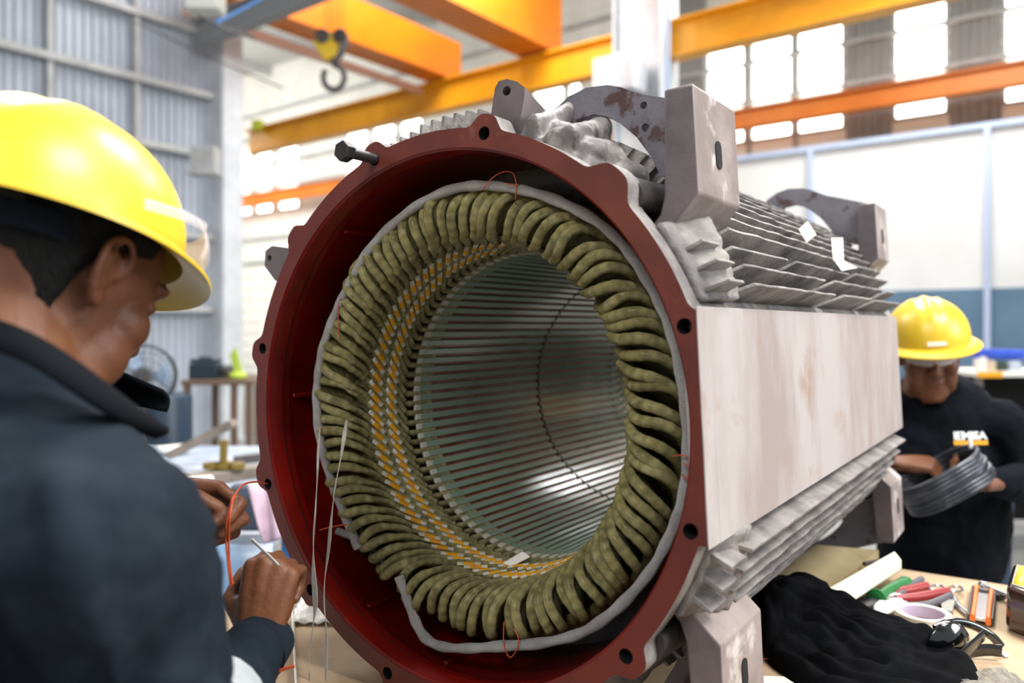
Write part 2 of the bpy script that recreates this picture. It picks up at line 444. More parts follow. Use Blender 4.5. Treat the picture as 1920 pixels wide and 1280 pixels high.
lugc = [mun(x, y, .04) for x, y in ((541, 470), (545, 440), (558, 432), (574, 436), (590, 440), (570, 480))]
lump(lugc, .036, .10, 1, FOOTF, 'cast_boss', .004)
# ribs and webs from flange back to the plate
def web(a_px, ta, b_px, tb, w, hgt, s=1, m=DUST):
    p = V((0, ta, 0)); u, v = mun(*a_px, ta); p = V((u, ta, v * s)); u, v = mun(*b_px, tb); q = V((u, tb, v * s))
    e = V(((p.x + q.x) / 2, 0, (p.z + q.z) / 2)).normalized()
    pts = smoothpts([p, p.lerp(q, .3) - e * .012, p.lerp(q, .7) - e * .010, q], 5)
    return tube(pts, [(w * .5, hgt * .5)] * len(pts), 14, up=e, power=.75)
for s in (1, -1):
    g = G()
    for a0, ra, a1, rb2, ww in ((68, .400, 74, .448, .026), (60, .402, 66, .436, .034)):
        p = pol(ra, R(a0) * s, .03); q = pol(rb2, R(a1) * s, .185)
        g.join(tube([p, p.lerp(q, .5) - p.normalized() * .004, q], [(ww * .5, .028)] * 3, 14, up=pol(1, R(a0) * s, 0), power=.75))
    g.join(ell(pol(.408, R(67) * s, .12), (.040, .06, .028), 20, 14, MX.Rotation(-R(67 - 90) * s, 3, 'Y')))
    for (aa, rr_, tt, q) in ((57, .408, .10, (.030, .055, .022)), (63, .405, .075, (.022, .045, .022)), (52, .404, .13, (.022, .04, .018))):
        g.join(ell(pol(rr_, R(aa) * s, tt), q, 20, 14, MX.Rotation(-R(aa - 90) * s, 3, 'Y')))
    for p in g.v:
        q = math.hypot(p.x, p.z)
        if q < .382: p.x *= .382 / q; p.z *= .382 / q
    for k in range(9): g.join(ell(pol(.392, R(48 + 3.6 * k) * s, .075), (.02, .045, .014), 14, 10, MX.Rotation(-R(48 + 3.6 * k - 90) * s, 3, 'Y')))
    for p in g.v:
        q = math.hypot(p.x, p.z)
        if q < .383: p.x *= .383 / q; p.z *= .383 / q
        p.y = max(p.y, .030)
    o = mo('casting_rib', g, CAST, sharp=0)
    m = o.modifiers.new('fuse', 'REMESH'); m.mode = 'VOXEL'; m.voxel_size = .0032; m.use_smooth_shade = True
    m = o.modifiers.new('soft', 'SMOOTH'); m.factor = .6; m.iterations = 14
    tx = bpy.data.textures.new('lump', 'CLOUDS'); tx.noise_scale = .03; m = o.modifiers.new('lumps', 'DISPLACE'); m.texture = tx; m.strength = .006; m.mid_level = .5
    # smooth bolt pocket behind the large lobe
    u, v = mun(1165, 352, .03); u2, v2 = mun(1222, 378, .16)
    er = V((u, 0, v * s)).normalized()
    pts = [pol(.400, R(43.5) * s, .030), pol(.401, R(43.3) * s, .07), pol(.403, R(43) * s, .12), pol(.405, R(42.5) * s, .168)]
    mo('bolt_pocket', tube(pts, [(.027, .017), (.026, .018), (.026, .020), (.025, .02)], 24, up=er), SHINY)
    # dusty fillet from the flange up to the foot
    def fil(uu, vv, s=s):
        a = R(20 + 15 * uu) * s; w = math.sin(PI * vv)
        r = .397 + .020 * uu * vv + (.010 * vv) + .004 * noise.noise(V((uu * 9, vv * 5, s)))
        return pol(r, a, .033 + .10 * vv)
    mo('casting_fillet', grid(fil, 22, 8), DUST, solid=.012)
# hex bolt in the flange
u, v = mun(690, 306, .0)
bp = pol(.3915, R(105), .012)
g = tube([bp + V((0, -.062, 0)), bp + V((0, .03, 0))], .0078, 18)
g.join(tube([bp + V((0, -.064 + .0012 * k, 0)) for k in range(44)], [.0080 if k % 2 else .0074 for k in range(44)], 18))
hd = tube([bp + V((0, -.078, 0)), bp + V((0, -.062, 0))], .0150, 6)
bo = mo('hex_bolt', g, BOLT, sharp=25)
obj('bolt_head', hd, BOLT, parent=bo, bevel=.0012, smooth=True, sharp=20)

# core, teeth, wedges -------------------------------------------------
NS = 90; RB = .2440
t0, t1, td = .236, 1.0, .630
gcore = G()
for (ta, tb) in ((t0, td - .005), (td + .005, t1)):
    gcore.join(lathe([(.26, ta), (RB + .0035, ta), (RB + .0035, tb), (.26, tb)], 180, mp=pol))
gcore.join(lathe([(.262, td - .006), (.262, td + .006)], 90, mp=pol))
mo('stator_core', gcore, TOOTH, sharp=30)
g = lathe([(.26, t0 - .0005), (.3757, t0 - .0005)], 90, mp=pol); g.join(lathe([(.26, t1), (.376, t1)], 90, mp=pol))
mo('core_end_plate', g, DARKMET)
w0 = None
def wedge_mesh():
    g = G(); hw = .0051
    for (ta, tb, m) in ((t0 - .012, t0 + .001, 1), (t0 + .001, td - .004, 0), (td + .004, t1 + .01, 0)):
        b = box(-hw, hw, ta, tb, -RB - .004, -RB + .0012); g.add(b.v, b.f, m)
    return g
w0 = mo('slot_wedge', wedge_mesh(), [WEDGE, SLEEVE], bevel=.0008, seg=1)
w0.rotation_euler = (0, 0, 0)
for k in range(1, NS):
    w = w0.copy(); COL.objects.link(w); w.rotation_euler = (0, 2 * PI * k / NS, 0)

# coils ---------------------------------------------------------------
PATH = [(0, .2505, .27), (0, .2505, .214), (-1.2, .2510, .200), (-5.5, .2520, .184), (-11, .2535, .162), (-17, .2555, .137), (-22, .2575, .112),
        (-25.2, .2590, .090), (-27.3, .2630, .073), (-28.6, .2740, .0610), (-29.3, .2900, .0560), (-30.0, .3060, .0590), (-31.5, .3170, .071),
        (-34.0, .3220, .090), (-39, .3235, .115), (-46, .3225, .145), (-54, .320, .18), (-60, .319, .215)]
def coil(phi, sleeves=True, jit=1):
    ja = random.uniform(-.7, .7) * jit; jr = random.uniform(-.004, .003) * jit; jt = random.uniform(-.006, .006) * jit; tw = random.uniform(-1.6, 1.6) * jit
    def pt(q):
        d, r, t = q; k = min(1, max(0, -d / 28)); kk = max(0, 1 - abs(-d - 30) / 12)
        return pol(r + jr * k * (1 if r > .28 else .3), R(phi + d + ja * k + tw * kk * (r - .29) / .03), t + jt * kk)
    pts = [pt(q) for q in PATH]; sp = smoothpts(pts, 3)
    ups = [V((p.x, 0, p.z)).normalized() if not (8 * 3 < i < 12 * 3) else None for i, p in enumerate(sp)]
    # section: tall thin bundle along the legs, round bead round the nose
    rr = []; up2 = []
    for i, p in enumerate(sp):
        k = i / 3; er = V((p.x, 0, p.z)).normalized(); d = (sp[min(i + 1, len(sp) - 1)] - sp[max(i - 1, 0)]).normalized()
        # normal of the nose blade
        et = V((-er.z, 0, er.x)); n = (V((0, 1, 0)) * math.sin(R(48)) + et * math.cos(R(48)))
        up2.append(n.cross(d))
        s = 1 + .05 * math.sin(i * 2.1 + phi)
        if k < 2: rr.append((.0052, .0075))
        elif k < 8: rr.append((.0056 * s, .0080 + .0006 * (k - 2)))
        elif k < 13: rr.append((.0070 * s, .0072 * s))
        else: rr.append((.0056 * s, .0085))
    g = tube(sp, rr, 12, up=up2, power=.85)
    # pleated web inside the nose
    pairs = [(5, None, .30), (6, 15, .55), (7, 14, .80), (8, 13, .97), (9, 12, 1), (9.7, 10.8, 1)]
    A = []; B = []
    for i, j, f in pairs:
        def ev(x): a = int(x); b = min(a + 1, len(pts) - 1); return pts[a].lerp(pts[b], x - a)
        p = ev(i)
        if j is None: q = p + V((p.x, 0, p.z)).normalized() * .02
        else: q = p.lerp(ev(j), f)
        A.append(p); B.append(q)
    sa = smoothpts(A, 3); sb = smoothpts(B, 3)
    cs = [(a + b) / 2 for a, b in zip(sa, sb)]; hh = [max((b - a).length / 2, .004) for a, b in zip(sa, sb)]; uu = [(b - a).normalized() for a, b in zip(sa, sb)]
    wb = tube(cs, [(.0056, h) for h in hh], 14, up=uu, power=.9)
    g.add(wb.v, wb.f, 1, wb.uv)
    o = mo('coil', g, [COIL, COILW], sharp=60)
    if sleeves:
        gs = G()
        for (da, ra, ta), (db, rb_, tb) in (((-6.8, .2445, .176), (-12.6, .2465, .1545)), ((-15.2, .2478, .1440), (-21.0, .2500, .1175))):
            off = 1.9 + random.uniform(-.3, .3); sh = random.uniform(-.6, .6)
            a = pol(ra, R(phi + da + off + sh), ta); b = pol(rb_, R(phi + db + off + sh), tb)
            er = V((a.x, 0, a.z)).normalized()
            for q0, q1, m, w in ((0, .30, 0, .0040), (.27, .76, 1, .0044), (.72, 1, 0, .0040)):
                t_ = tube([a.lerp(b, q0), a.lerp(b, q1)], [(w, w * .8)] * 2, 8, up=er); gs.add(t_.v, t_.f, m)
        obj('insulating_sleeve', gs, [SLEEVE, YEL], parent=o, sharp=50)
    return o
random.seed(11)
for k in range(NS):
    phi = 360 / NS * k
    coil(phi, sleeves=(96 < phi < 325))
# far end windings: plain legs seen through the bore
RP = [(0, .2505, .97), (0, .2505, 1.012), (-1.2, .251, 1.024), (-5.5, .253, 1.04), (-12, .257, 1.06), (-19, .262, 1.085), (-25, .268, 1.115), (-28.5, .280, 1.145), (-29.5, .295, 1.150), (-31, .31, 1.14), (-36, .318, 1.11)]
for k in range(36):
    phi = 125 + k * 4
    sp = smoothpts([pol(r, R(phi + d), t) for d, r, t in RP], 3)
    mo('rear_coil', tube(sp, [(.0052, .0085)] * len(sp), 8, up=[V((p.x, 0, p.z)).normalized() for p in sp]), COIL)

# binding rope round the coil noses, its ends open at the lower left
rp = [(672, 1028), (655, 985), (632, 930), (612, 870), (598, 805), (594, 745), (597, 700), (605, 655), (622, 605), (641, 560), (662, 520), (690, 472), (735, 422), (790, 380), (850, 354), (900, 348), (945, 351), (1000, 361), (1060, 383), (1120, 416), (1165, 456), (1195, 495), (1225, 545), (1250, 600), (1270, 665), (1283, 740), (1289, 820), (1286, 900), (1274, 960), (1253, 1010), (1223, 1065), (1178, 1120), (1130, 1162), (1080, 1190), (1010, 1206), (940, 1211), (880, 1215), (830, 1212), (797, 1195), (777, 1160), (763, 1122), (748, 1080)]
pr = []
for i, (x, y) in enumerate(rp):
    t = .056
    if i >= 35: t = .050
    u, v = mun(x, y, t); pr.append(V((u, t, v)))
sp = smoothpts(pr, 5)
mo('binding_rope', tube(sp, [.0072 + .0007 * math.sin(i * 1.3) + .0004 * math.sin(i * .37) for i in range(len(sp))], 14), ROPE)
# rope slack end behind
g = tube(smoothpts([V((*[mun(632, 995, .08)[0]], .08, mun(632, 995, .08)[1])), V((mun(690, 1020, .09)[0], .09, mun(690, 1020, .09)[1])), V((mun(730, 1065, .07)[0], .07, mun(730, 1065, .07)[1]))], 5), .006, 10)
mo('binding_rope', g, ROPE)
# red tie threads round the rope
def thread(pts, t, name='tie_thread', r=.0009, m=COPPER):
    P = []
    for q in pts:
        tt = q[2] if len(q) > 2 else t; u, v = mun(q[0], q[1], tt); P.append(V((u, tt, v)))
    sp = smoothpts(P, 6); return mo(name, tube(sp, r, 6), m)
thread([(905, 355), (925, 332), (945, 322), (962, 325), (968, 345, .046), (967, 365, .046), (967, 385, .06)], .045)
thread([(968, 348, .044), (955, 345, .043), (948, 344, .043)], .04)
thread([(1262, 855, .05), (1278, 853, .044), (1296, 857, .046)], .045); thread([(1281, 868, .044), (1290, 872, .044), (1297, 868, .046)], .045)
thread([(1279, 888, .044), (1286, 897, .044), (1293, 888, .046)], .045)
thread([(945, 1165, .045), (944, 1200, .043), (949, 1222, .043), (958, 1232, .044), (970, 1215, .043), (972, 1196, .043), (964, 1178, .045)], .045)
thread([(600, 993), (620, 988), (640, 984), (650, 984)], .03, r=.0011)
thread([(636, 640), (634, 575), (640, 560)], .05)
# loose cotton tapes hanging from the windings, in front of the flange
ta = [(600, 800, .045), (597, 842, .03), (595, 890, .0), (592, 950, -.03), (588, 1010, -.035), (588, 1070, -.035), (591, 1130, -.035), (587, 1170, -.035), (582, 1210, -.035), (580, 1250, -.035), (581, 1279, -.037)]
tb = [(650, 786, .05), (646, 815, .02), (640, 851, -.005), (632, 895, -.02), (626, 930, -.025), (620, 985, -.025), (616, 1030, -.025), (609, 1085, -.025), (608, 1130, -.025), (611, 1170, -.025), (612, 1220, -.03), (611, 1277, -.037)]
for tp, ws in ((ta, [.005, .0055, .006, .008, .010, .012, .013, .008, .007, .006, .006]), (tb, [.009, .009, .008, .007, .0075, .0075, .007, .007, .0055, .008, .007, .0065])):
    P = []
    for x, y, t in tp: u, v = mun(x, y, t); P.append(V((u, t, v)))
    sp = smoothpts(P, 4); W = [ws[min(int(i / 4), len(ws) - 1)] * (1 - (i % 4) / 4) + ws[min(int(i / 4) + 1, len(ws) - 1)] * ((i % 4) / 4) for i in range(len(sp))]
    mo('loose_tape', ribbon(sp, W, [V((.82, -.57 + .5 * math.sin(i * .35), .05)) for i in range(len(sp))], .0005), TAPE)
# paper tag lying in the bore mouth
def flatpiece(pts, t, th=.0008):
    P = []
    for q in pts:
        tt = q[2] if len(q) > 2 else t; u, v = mun(q[0], q[1], tt); P.append(V((u, tt, v)))
    n = (P[1] - P[0]).cross(P[2] - P[0]).normalized(); k = len(P)
    return G().add(P + [p + n * th for p in P], [tuple(range(k)), tuple(range(2 * k - 1, k - 1, -1))] + [(i, (i + 1) % k, (i + 1) % k + k, i + k) for i in range(k)])
mo('paper_tag', flatpiece([(943, 1056, .16), (960, 1062, .16), (994, 1044, .185), (980, 1034, .185)], .17), PAPER)
# masking tape tabs on the fins
def tab(pts): return flatpiece(pts, .6)
mo('masking_tape_tab', tab([(1497, 430, .56), (1512, 455, .56), (1530, 440, .60), (1514, 415, .60)]), PAPER)
g = tab([(1558, 446, .70), (1562, 489, .70), (1582, 491, .72), (1580, 445, .72)]); g.join(tab([(1562, 486, .70), (1578, 508, .69), (1607, 502, .76), (1582, 489, .72)]))
mo('masking_tape_tab', g, PAPER)
base_of(motor)

# ================================================================== the hall
HA = V((.611, .792, 0)); HB = V((.792, -.611, 0))
def hall(a, b, z): return HA * a + HB * b + V((0, 0, H + z))     # z counted from eye height
WALLW = mat('white_wall_sheet', '#e8e6dd', .6, '#dedcd2', 2)
CORR = mat('corrugated_wall_sheet', '#b6bdc8', .45, '#a9b0bb', 1.5, metal=.1)
GREYW = mat('grey_wall_sheet', '#9a9a98', .6, '#8e8e8c', 2)
CRANEY = mat('crane_yellow', '#f0a808', .45, '#e09a08', 1.5)
CRANEO = mat('crane_orange', '#d9780c', .45, '#cc6c0a', 1.5)
PURL = mat('purlin_paint', '#b9bab9', .6, '#a8a9a8', 4)
FLOORM = mat('concrete_floor', '#8f8d8a', .5, '#7f7d7a', 2, bump=.05)
ROOFM = mat('roof_sheet', '#c9cac8', .6)
PANW = mat('white_partition', '#e4e5e4', .5, '#dcdcda', 1)
PANB = mat('blue_grey_partition', '#5f7d94', .6, '#54728a', 2, c3='#8a7a58', s3=2.2, lo3=.66, hi3=.75)
BLUEP = mat('pale_blue_rail', '#b4c2dc', .4)
GLASSD = mat('daylight_glazing', '#ffffff', .5, emit='#fbfff6', es=6.0)
def hbox(a0, a1, b0, b1, z0, z1):
    g = box(0, 1, 0, 1, 0, 1); g.v = [hall(a0 + (a1 - a0) * p.x, b0 + (b1 - b0) * p.y, z0 + (z1 - z0) * p.z) for p in g.v]; return g
def st(name, g, m, **k):
    k.setdefault('smooth', False)
    return obj(name, g, m, kind='structure', **k)
st('floor', hbox(-8, 14.3, -24, 9, -H - .1, -H), FLOORM)
# back wall: horizontal sheet ribs, with window openings in it
def ribwall(a, b0, b1, z0, z1, pitch, dep, alongz=True):
    g = G(); n = int((z1 - z0) / pitch)
    pts = []
    for i in range(n):
        z = z0 + i * pitch; pts += [(a, z), (a, z + pitch * .7), (a - dep, z + pitch * .78), (a - dep, z + pitch * .96)]
    pts.append((a, z1))
    vs = []; fs = []
    for (aa, z) in pts: vs += [hall(aa, b0, z), hall(aa, b1, z)]
    for i in range(len(pts) - 1): fs.append((2 * i, 2 * i + 1, 2 * i + 3, 2 * i + 2))
    return g.add(vs, fs)
WZ0, WZ1 = 3.36, 5.35
def bpos(px, a):
    x = (px - 960) / F; k = a / (x * HA.x + HA.y); return k * (x * HB.x + HB.y)
wins = [(bpos(l, 14), bpos(r, 14)) for l, r in ((452, 472), (480, 511), (523, 560), (650, 690), (700, 741), (752, 792), (1000, 1058), (1066, 1090), (1325, 1397), (1408, 1486), (1495, 1582), (1676, 1776), (1882, 2000), (2060, 2200))]
backw = []
edges = [-24.0] + [e for w in wins for e in w] + [9.0]
g = ribwall(14, -24, 9, -H, WZ0, .33, .03)
g.join(ribwall(14, -24, 9, WZ1, 8.0, .33, .03))
gw = g
for i in range(0, len(edges), 2): gw.join(ribwall(14, edges[i], edges[i + 1], WZ0, WZ1, .33, .03))
st('wall_back', gw, [WALLW])
for i, (b0, b1) in enumerate(wins):
    w = st('window_%d' % (i + 1), hbox(14.06, 14.08, b0 - .02, b1 + .02, WZ0 - .02, WZ1 + .02), GLASSD)
    f = G()
    for zz in (0, .33, .66, 1): f.join(hbox(13.98, 14.06, b0 - .02, b1 + .02, WZ0 + (WZ1 - WZ0) * zz - .03, WZ0 + (WZ1 - WZ0) * zz + .03) if zz in (0, 1) else hbox(14.03, 14.06, b0, b1, WZ0 + (WZ1 - WZ0) * zz - .01, WZ0 + (WZ1 - WZ0) * zz + .01))
    for bb in (b0, b1): f.join(hbox(13.98, 14.06, bb - .03, bb + .03, WZ0, WZ1))
    obj('window_frame', f, PURL, parent=w, smooth=False)
g = G()
for zz in (1.9, 2.6, 4.05, 4.75, 5.6, 6.3): g.join(hbox(13.86, 13.97, -24, 9, zz - .035, zz + .035))
st('trim_1', g, PURL)
# grey sheeting behind the right-hand windows
g = G()
for b0, b1 in ((bpos(1255, 13.95), bpos(1322, 13.95)), (bpos(1586, 13.95), bpos(1672, 13.95)), (bpos(1780, 13.95), bpos(1878, 13.95)), (bpos(1399, 13.95), bpos(1407, 13.95)), (bpos(1487, 13.95), bpos(1494, 13.95))):
    n = max(2, int((b1 - b0) / .06))
    for i in range(n):
        bb = b0 + (b1 - b0) * i / n; w = (b1 - b0) / n
        g.join(hbox(13.93 if i % 2 else 13.96, 13.975, bb, bb + w, 2.75, 7.5))
st('trim_2', g, GREYW)
# left wall of corrugated sheet
def corr(b, a0, a1, z0, z1, p=.098, d=.028):
    pts = []; a = a0
    while a < a1: pts += [(a, 0), (a + p * .35, 0), (a + p * .5, d), (a + p * .85, d)]; a += p
    vs = []; fs = []
    for (aa, dd) in pts: vs += [hall(aa, b + dd, z0), hall(aa, b + dd, z1)]
    for i in range(len(pts) - 1): fs.append((2 * i, 2 * i + 1, 2 * i + 3, 2 * i + 2))
    return G().add(vs, fs)
st('wall_left', corr(-9.1, -8, 5.5, -H, 8.0), CORR)
g = G()
for zz in (2.12, 2.86, 3.62, 4.4, 5.2, 1.1, .2): g.join(hbox(-8, 5.5, -9.05, -8.93, zz - .035, zz + .04))
for aa in (3.62, 1.4, 4.55): g.join(hbox(aa - .03, aa + .03, -9.06, -8.98, -H, 8))
st('trim_3', g, PURL)
# ceiling
g = hbox(-8, 14.2, -24, 9, 7.6, 7.7)
st('ceiling', g, ROOFM)
g = G()
for k in range(14): g.join(hbox(-6, 14, -22 + k * 2.2, -21.9 + k * 2.2, 7.35, 7.6))
st('trim_4', g, PURL)
# far side wall
st('wall_far', hbox(5.5, 14.2, -24.2, -24.0, -H, 7.7), WALLW)
# two columns with flanges, and their bracket boxes
def column(a0, a1, b0, b1, z1, label, brk=None):
    t = thing('steel_column', label, 'column')
    g = hbox(a0, a1, b0, b0 + .03, -H, z1); g.join(hbox(a0, a1, b1 - .03, b1, -H, z1)); g.join(hbox((a0 + a1) / 2 - .15, (a0 + a1) / 2 + .15, b0 + .03, b1 - .03, -H, z1))
    obj('column_shaft', g, STEELW, parent=t, bevel=.01)
    obj('base_plate', hbox(a0 - .1, a1 + .1, b0 - .1, b1 + .1, -H, -H + .03), PURL, parent=t)
    if brk: obj('corbel', hbox(*brk), STEELW, parent=t, bevel=.01)
    return base_of(t)
column(5.52, 5.80, bpos(388, 5.52), bpos(388, 5.52) + .36, 7.5, 'tall white steel column at the end of the corrugated wall')
column(8.7, 9.2, bpos(1148, 8.7), bpos(1238, 8.7), 7.5, 'white steel column carrying the yellow crane beam at centre', )
t = obj('junction_box', hbox(8.3, 8.68, bpos(1110, 8.3), bpos(1185, 8.3), 2.85, 3.3), STEELW, bevel=.02)
tag(recenter(t), 'white square junction box fixed to the central steel column', 'box')
# conduit pipe beside the column
g = tube([hall(8.6, bpos(1252, 8.6), z) for z in (-H, 7.5)], .03, 12)
tag(recenter(obj('conduit_pipe', g, mat('pale_blue_pipe', '#9fb4cf', .4))), 'thin pale blue vertical pipe beside the central column', 'pipe')
# runway beams
def ibeam(a, b0, b1, z0, h, w, m, tf=.03):
    g = hbox(a - w / 2, a + w / 2, b0, b1, z0, z0 + tf); g.join(hbox(a - w / 2, a + w / 2, b0, b1, z0 + h - tf, z0 + h)); g.join(hbox(a - .02, a + .02, b0, b1, z0 + tf, z0 + h - tf)); return g
t = obj('crane_runway_beam', ibeam(9.0, bpos(468, 9), 6, 3.32, .47, .24, CRANEY), CRANEY, bevel=.004)
tag(recenter(t), 'bright yellow crane runway beam crossing behind the stator, carried by the central column', 'beam')
t = obj('crane_runway_beam', ibeam(13.3, -23.5, 8, 3.42, .34, .22, CRANEO), CRANEO, bevel=.004)
tag(recenter(t), 'orange crane rail along the back wall across the feet of the windows', 'beam')
t = obj('crane_runway_beam', ibeam(5.2, bpos(372, 5.2), 5, 3.36, .30, .16, PURL), mat('grey_beam_paint', '#8d8f90', .6))
tag(recenter(t), 'grey overhead beam at upper left, crossing in front of the orange girders', 'beam')
# bridge girders across the runways
GIRD = mat('girder_orange', '#e07f06', .4, '#d37404', 1.2)
def girder(b, a0, a1, z0, h, w, label):
    t = thing('bridge_girder', label, 'crane girder')
    obj('box_girder', hbox(a0, a1, b - w / 2, b + w / 2, z0, z0 + h), GIRD, parent=t, bevel=.01)
    obj('bottom_flange', hbox(a0, a1, b - w / 2 - .05, b + w / 2 + .05, z0 - .03, z0), CRANEO, parent=t)
    return base_of(t)
girder(-8.35, 5.0, 9.3, 3.84, .60, .34, 'orange bridge crane girder overhead above the hanging hook')
girder(-6.5, 5.0, 9.3, 3.86, .85, .45, 'wide orange crane girder at the top, right of the hook')
# tie rods and lattice under the first girder
t = obj('walkway_rail', ibeam(0, 0, 1, 0, 1, 1, GREYW), GREYW)
bpy.data.objects.remove(t)
g = beam(hall(5.0, -8.75, 3.72), hall(9.1, -8.75, 3.72), .10, .10)
for k in range(5): g.join(beam(hall(5.3 + k * .9, -8.75, 3.72), hall(5.3 + k * .9, -8.75, 3.50), .05, .05))
tag(recenter(obj('walkway_rail', g, mat('pinkish_primer', '#d9b3a0', .6))), 'pale pinkish steel rail running under the left orange girder', 'rail')
# hook block hanging on cables
t = thing('crane_hook', 'yellow crane hook block with black hook hanging on steel ropes', 'crane hook')
hp = at(626, 82, 8.9)
g = G()
for k in range(6):
    x = hp + V((-.10 + .04 * k, .03 * (k % 2), 0)); g.join(tube([x + V((0, 0, .02)), x + V((0, 0, 1.25))], .004, 6))
obj('wire_rope', g, DARKMET, parent=t)
g = prism([(-.20, .12), (.10, .12), (.16, .02), (.02, -.16), (-.10, -.20), (-.22, -.02)], [], -.05, .05, lambda u, v, d: hp + V((u, d, v)))
obj('hook_block', g, YHAT, parent=t, bevel=.01)
g = G()
for x in (-.12, .08): g.join(tube([hp + V((x, -.07, .07)), hp + V((x, .07, .07))], .085, 20))
obj('sheave', g, DARKMET, parent=t, bevel=.01)
g = tube([hp + V((.09, 0, .1)), hp + V((.11, 0, 0)), hp + V((.06, 0, -.12)), hp + V((0, 0, -.22))], [.07, .065, .05, .04], 12)
obj('swivel', g, DARKMET, parent=t)
c = hp + V((0, 0, -.38))
hk = [c + V((0, 0, .18))] + [c + V((.12 * math.cos(R(a)), 0, .14 * math.sin(R(a)))) for a in (85, 50, 15, -20, -60, -100, -140, -180, -215)]
obj('hook', tube(smoothpts(hk, 5), .034, 12), DARKMET, parent=t)
base_of(t)
# small yellow-green lamp box on the runway, far left
t = obj('warning_light', box(-.10, .10, -.08, .08, 0, .2).join(box(-.02, .10, -.10, -.06, .02, .18)), mat('lime_box', '#b5b82e', .5), loc=at(484, 246, 14.9) , bevel=.01)
tag(t, 'small yellow green light box standing on the left end of the yellow beam', 'light')
# festoon cables and conduits near the upper left column
def cable(pts, r, m, label, name='cable'):
    t = obj(name, tube(smoothpts(pts, 8), r, 8), m); return tag(recenter(t), label, 'cable')
cable([at(250, 40, 8), at(290, 58, 8.2), at(345, 85, 8.6), at(395, 108, 9), at(470, 140, 9.5), at(530, 165, 10)], .010, DARKMET, 'thin dark cable sagging across the corrugated wall toward the column')
cable([at(405, 42, 6.8), at(440, 25, 7), at(500, -8, 7.3)], .012, mat('blue_hose', '#3f7fc4', .5), 'blue hose running up right from the column top', 'hose')
cable([at(372, 28, 7.2), at(400, 42, 7.2), at(430, 58, 7.2), at(478, 70, 7.2)], .016, DARKMET, 'dark bracket cable with red coupling beside the column top')
t = obj('floodlight', box(-.16, .16, -.12, .12, -.1, .1), mat('lamp_housing', '#c9cac2', .5), loc=at(385, 5, 7.4), bevel=.02)
tag(t, 'pale square lamp housing mounted at the top of the left column', 'lamp')
t = obj('wall_bracket', box(-.14, .14, -.1, .1, -.14, .14).join(box(-.17, .17, -.12, .12, -.18, -.14)), PURL, loc=at(385, 300, 8.9), bevel=.01)
tag(t, 'small grey steel bracket on the column level with the yellow helmet', 'bracket')
# partition with rails and posts at right
t = thing('partition', 'tall white partition with pale blue rails and a blue grey lower band, behind the man at right', 'partition')
PA = 11.0; pb0 = bpos(1262, PA); pb1 = 3.5
obj('sheet', hbox(PA, PA + .02, pb0, pb1, .45, 2.42), PANW, parent=t, smooth=False)
obj('lower_panel', hbox(PA - .01, PA + .03, pb0, pb1, -H, .45), PANB, parent=t, smooth=False)
obj('top_rail', hbox(PA - .06, PA - .01, pb0, pb1, 2.38, 2.44), BLUEP, parent=t, smooth=False)
for px in (1522, 1852, 2150):
    b = bpos(px, PA); obj('post', hbox(PA - .07, PA - .015, b - .035, b + .035, -H, 2.4), BLUEP, parent=t, smooth=False)
base_of(t)

# ------------------------------------------------------------------ lights, camera
w = bpy.data.worlds.new('World'); sc.world = w; w.use_nodes = True
bg = w.node_tree.nodes['Background']; bg.inputs[0].default_value = (.93, .97, 1, 1); bg.inputs[1].default_value = .5
def area(name, loc, tgt, size, power, col=(1, 1, 1), sy=None):
    l = bpy.data.lights.new(name, 'AREA'); l.energy = power; l.size = size; l.color = col
    if sy: l.shape = 'RECTANGLE'; l.size_y = sy
    o = bpy.data.objects.new(name, l); COL.objects.link(o); o.location = loc
    o.rotation_euler = (V(tgt) - V(loc)).to_track_quat('-Z', 'Y').to_euler(); return o
area('added_overhead_light', (2.6, -.3, 5.4), (.3, 1.5, 1.2), 1.8, 330, (1, .99, .96))  # unseen overhead area lights added to light the stator
area('added_overhead_light', (-1.7, -2.4, 4.6), (.1, 1.4, 1.2), 1.6, 115, (1, .99, .97))  # added to brighten the coils from behind the camera
area('added_overhead_light', (1.8, 4.2, 6.2), (.2, 1.6, 1.2), 1.8, 300, (1, .99, .97))
area('added_overhead_light', (-3.2, 5.0, 6.4), (-.5, 1.2, 1.2), 1.8, 180, (.95, .98, 1))
area('added_overhead_light', (-9.5, 15.5, 6.9), (-10.5, 20, 2), 3, 950, (1, 1, 1))  # unseen area lights added to brighten the back wall and far hall
area('added_overhead_light', (-1.0, 9, 6.9), (-4, 14, 2), 3, 380, (1, 1, 1))
area('added_overhead_light', (4.5, 8, 6.8), (4.5, 8, 0), 3, 500, (1, 1, 1))
area('daylight_from_windows', (4.6, .2, 2.9), (.6, 1.4, 1.35), 2.0, 120, (.95, .98, 1), 1.6)
cam = bpy.data.cameras.new('camera'); co = bpy.data.objects.new('camera', cam); COL.objects.link(co)
co.location = (0, 0, H); co.rotation_euler = (R(90), 0, 0)
cam.sensor_width = 36; cam.lens = F / 1920 * 36; cam.shift_y = -(640 - HY) / 1920; cam.clip_start = .02
cam.dof.use_dof = True; cam.dof.focus_distance = 1.12; cam.dof.aperture_fstop = 2.5
sc.camera = co
vs = sc.view_settings; vs.view_transform = 'Standard'; vs.look = 'None'; vs.gamma = 1; vs.use_curve_mapping = False; vs.exposure = .2

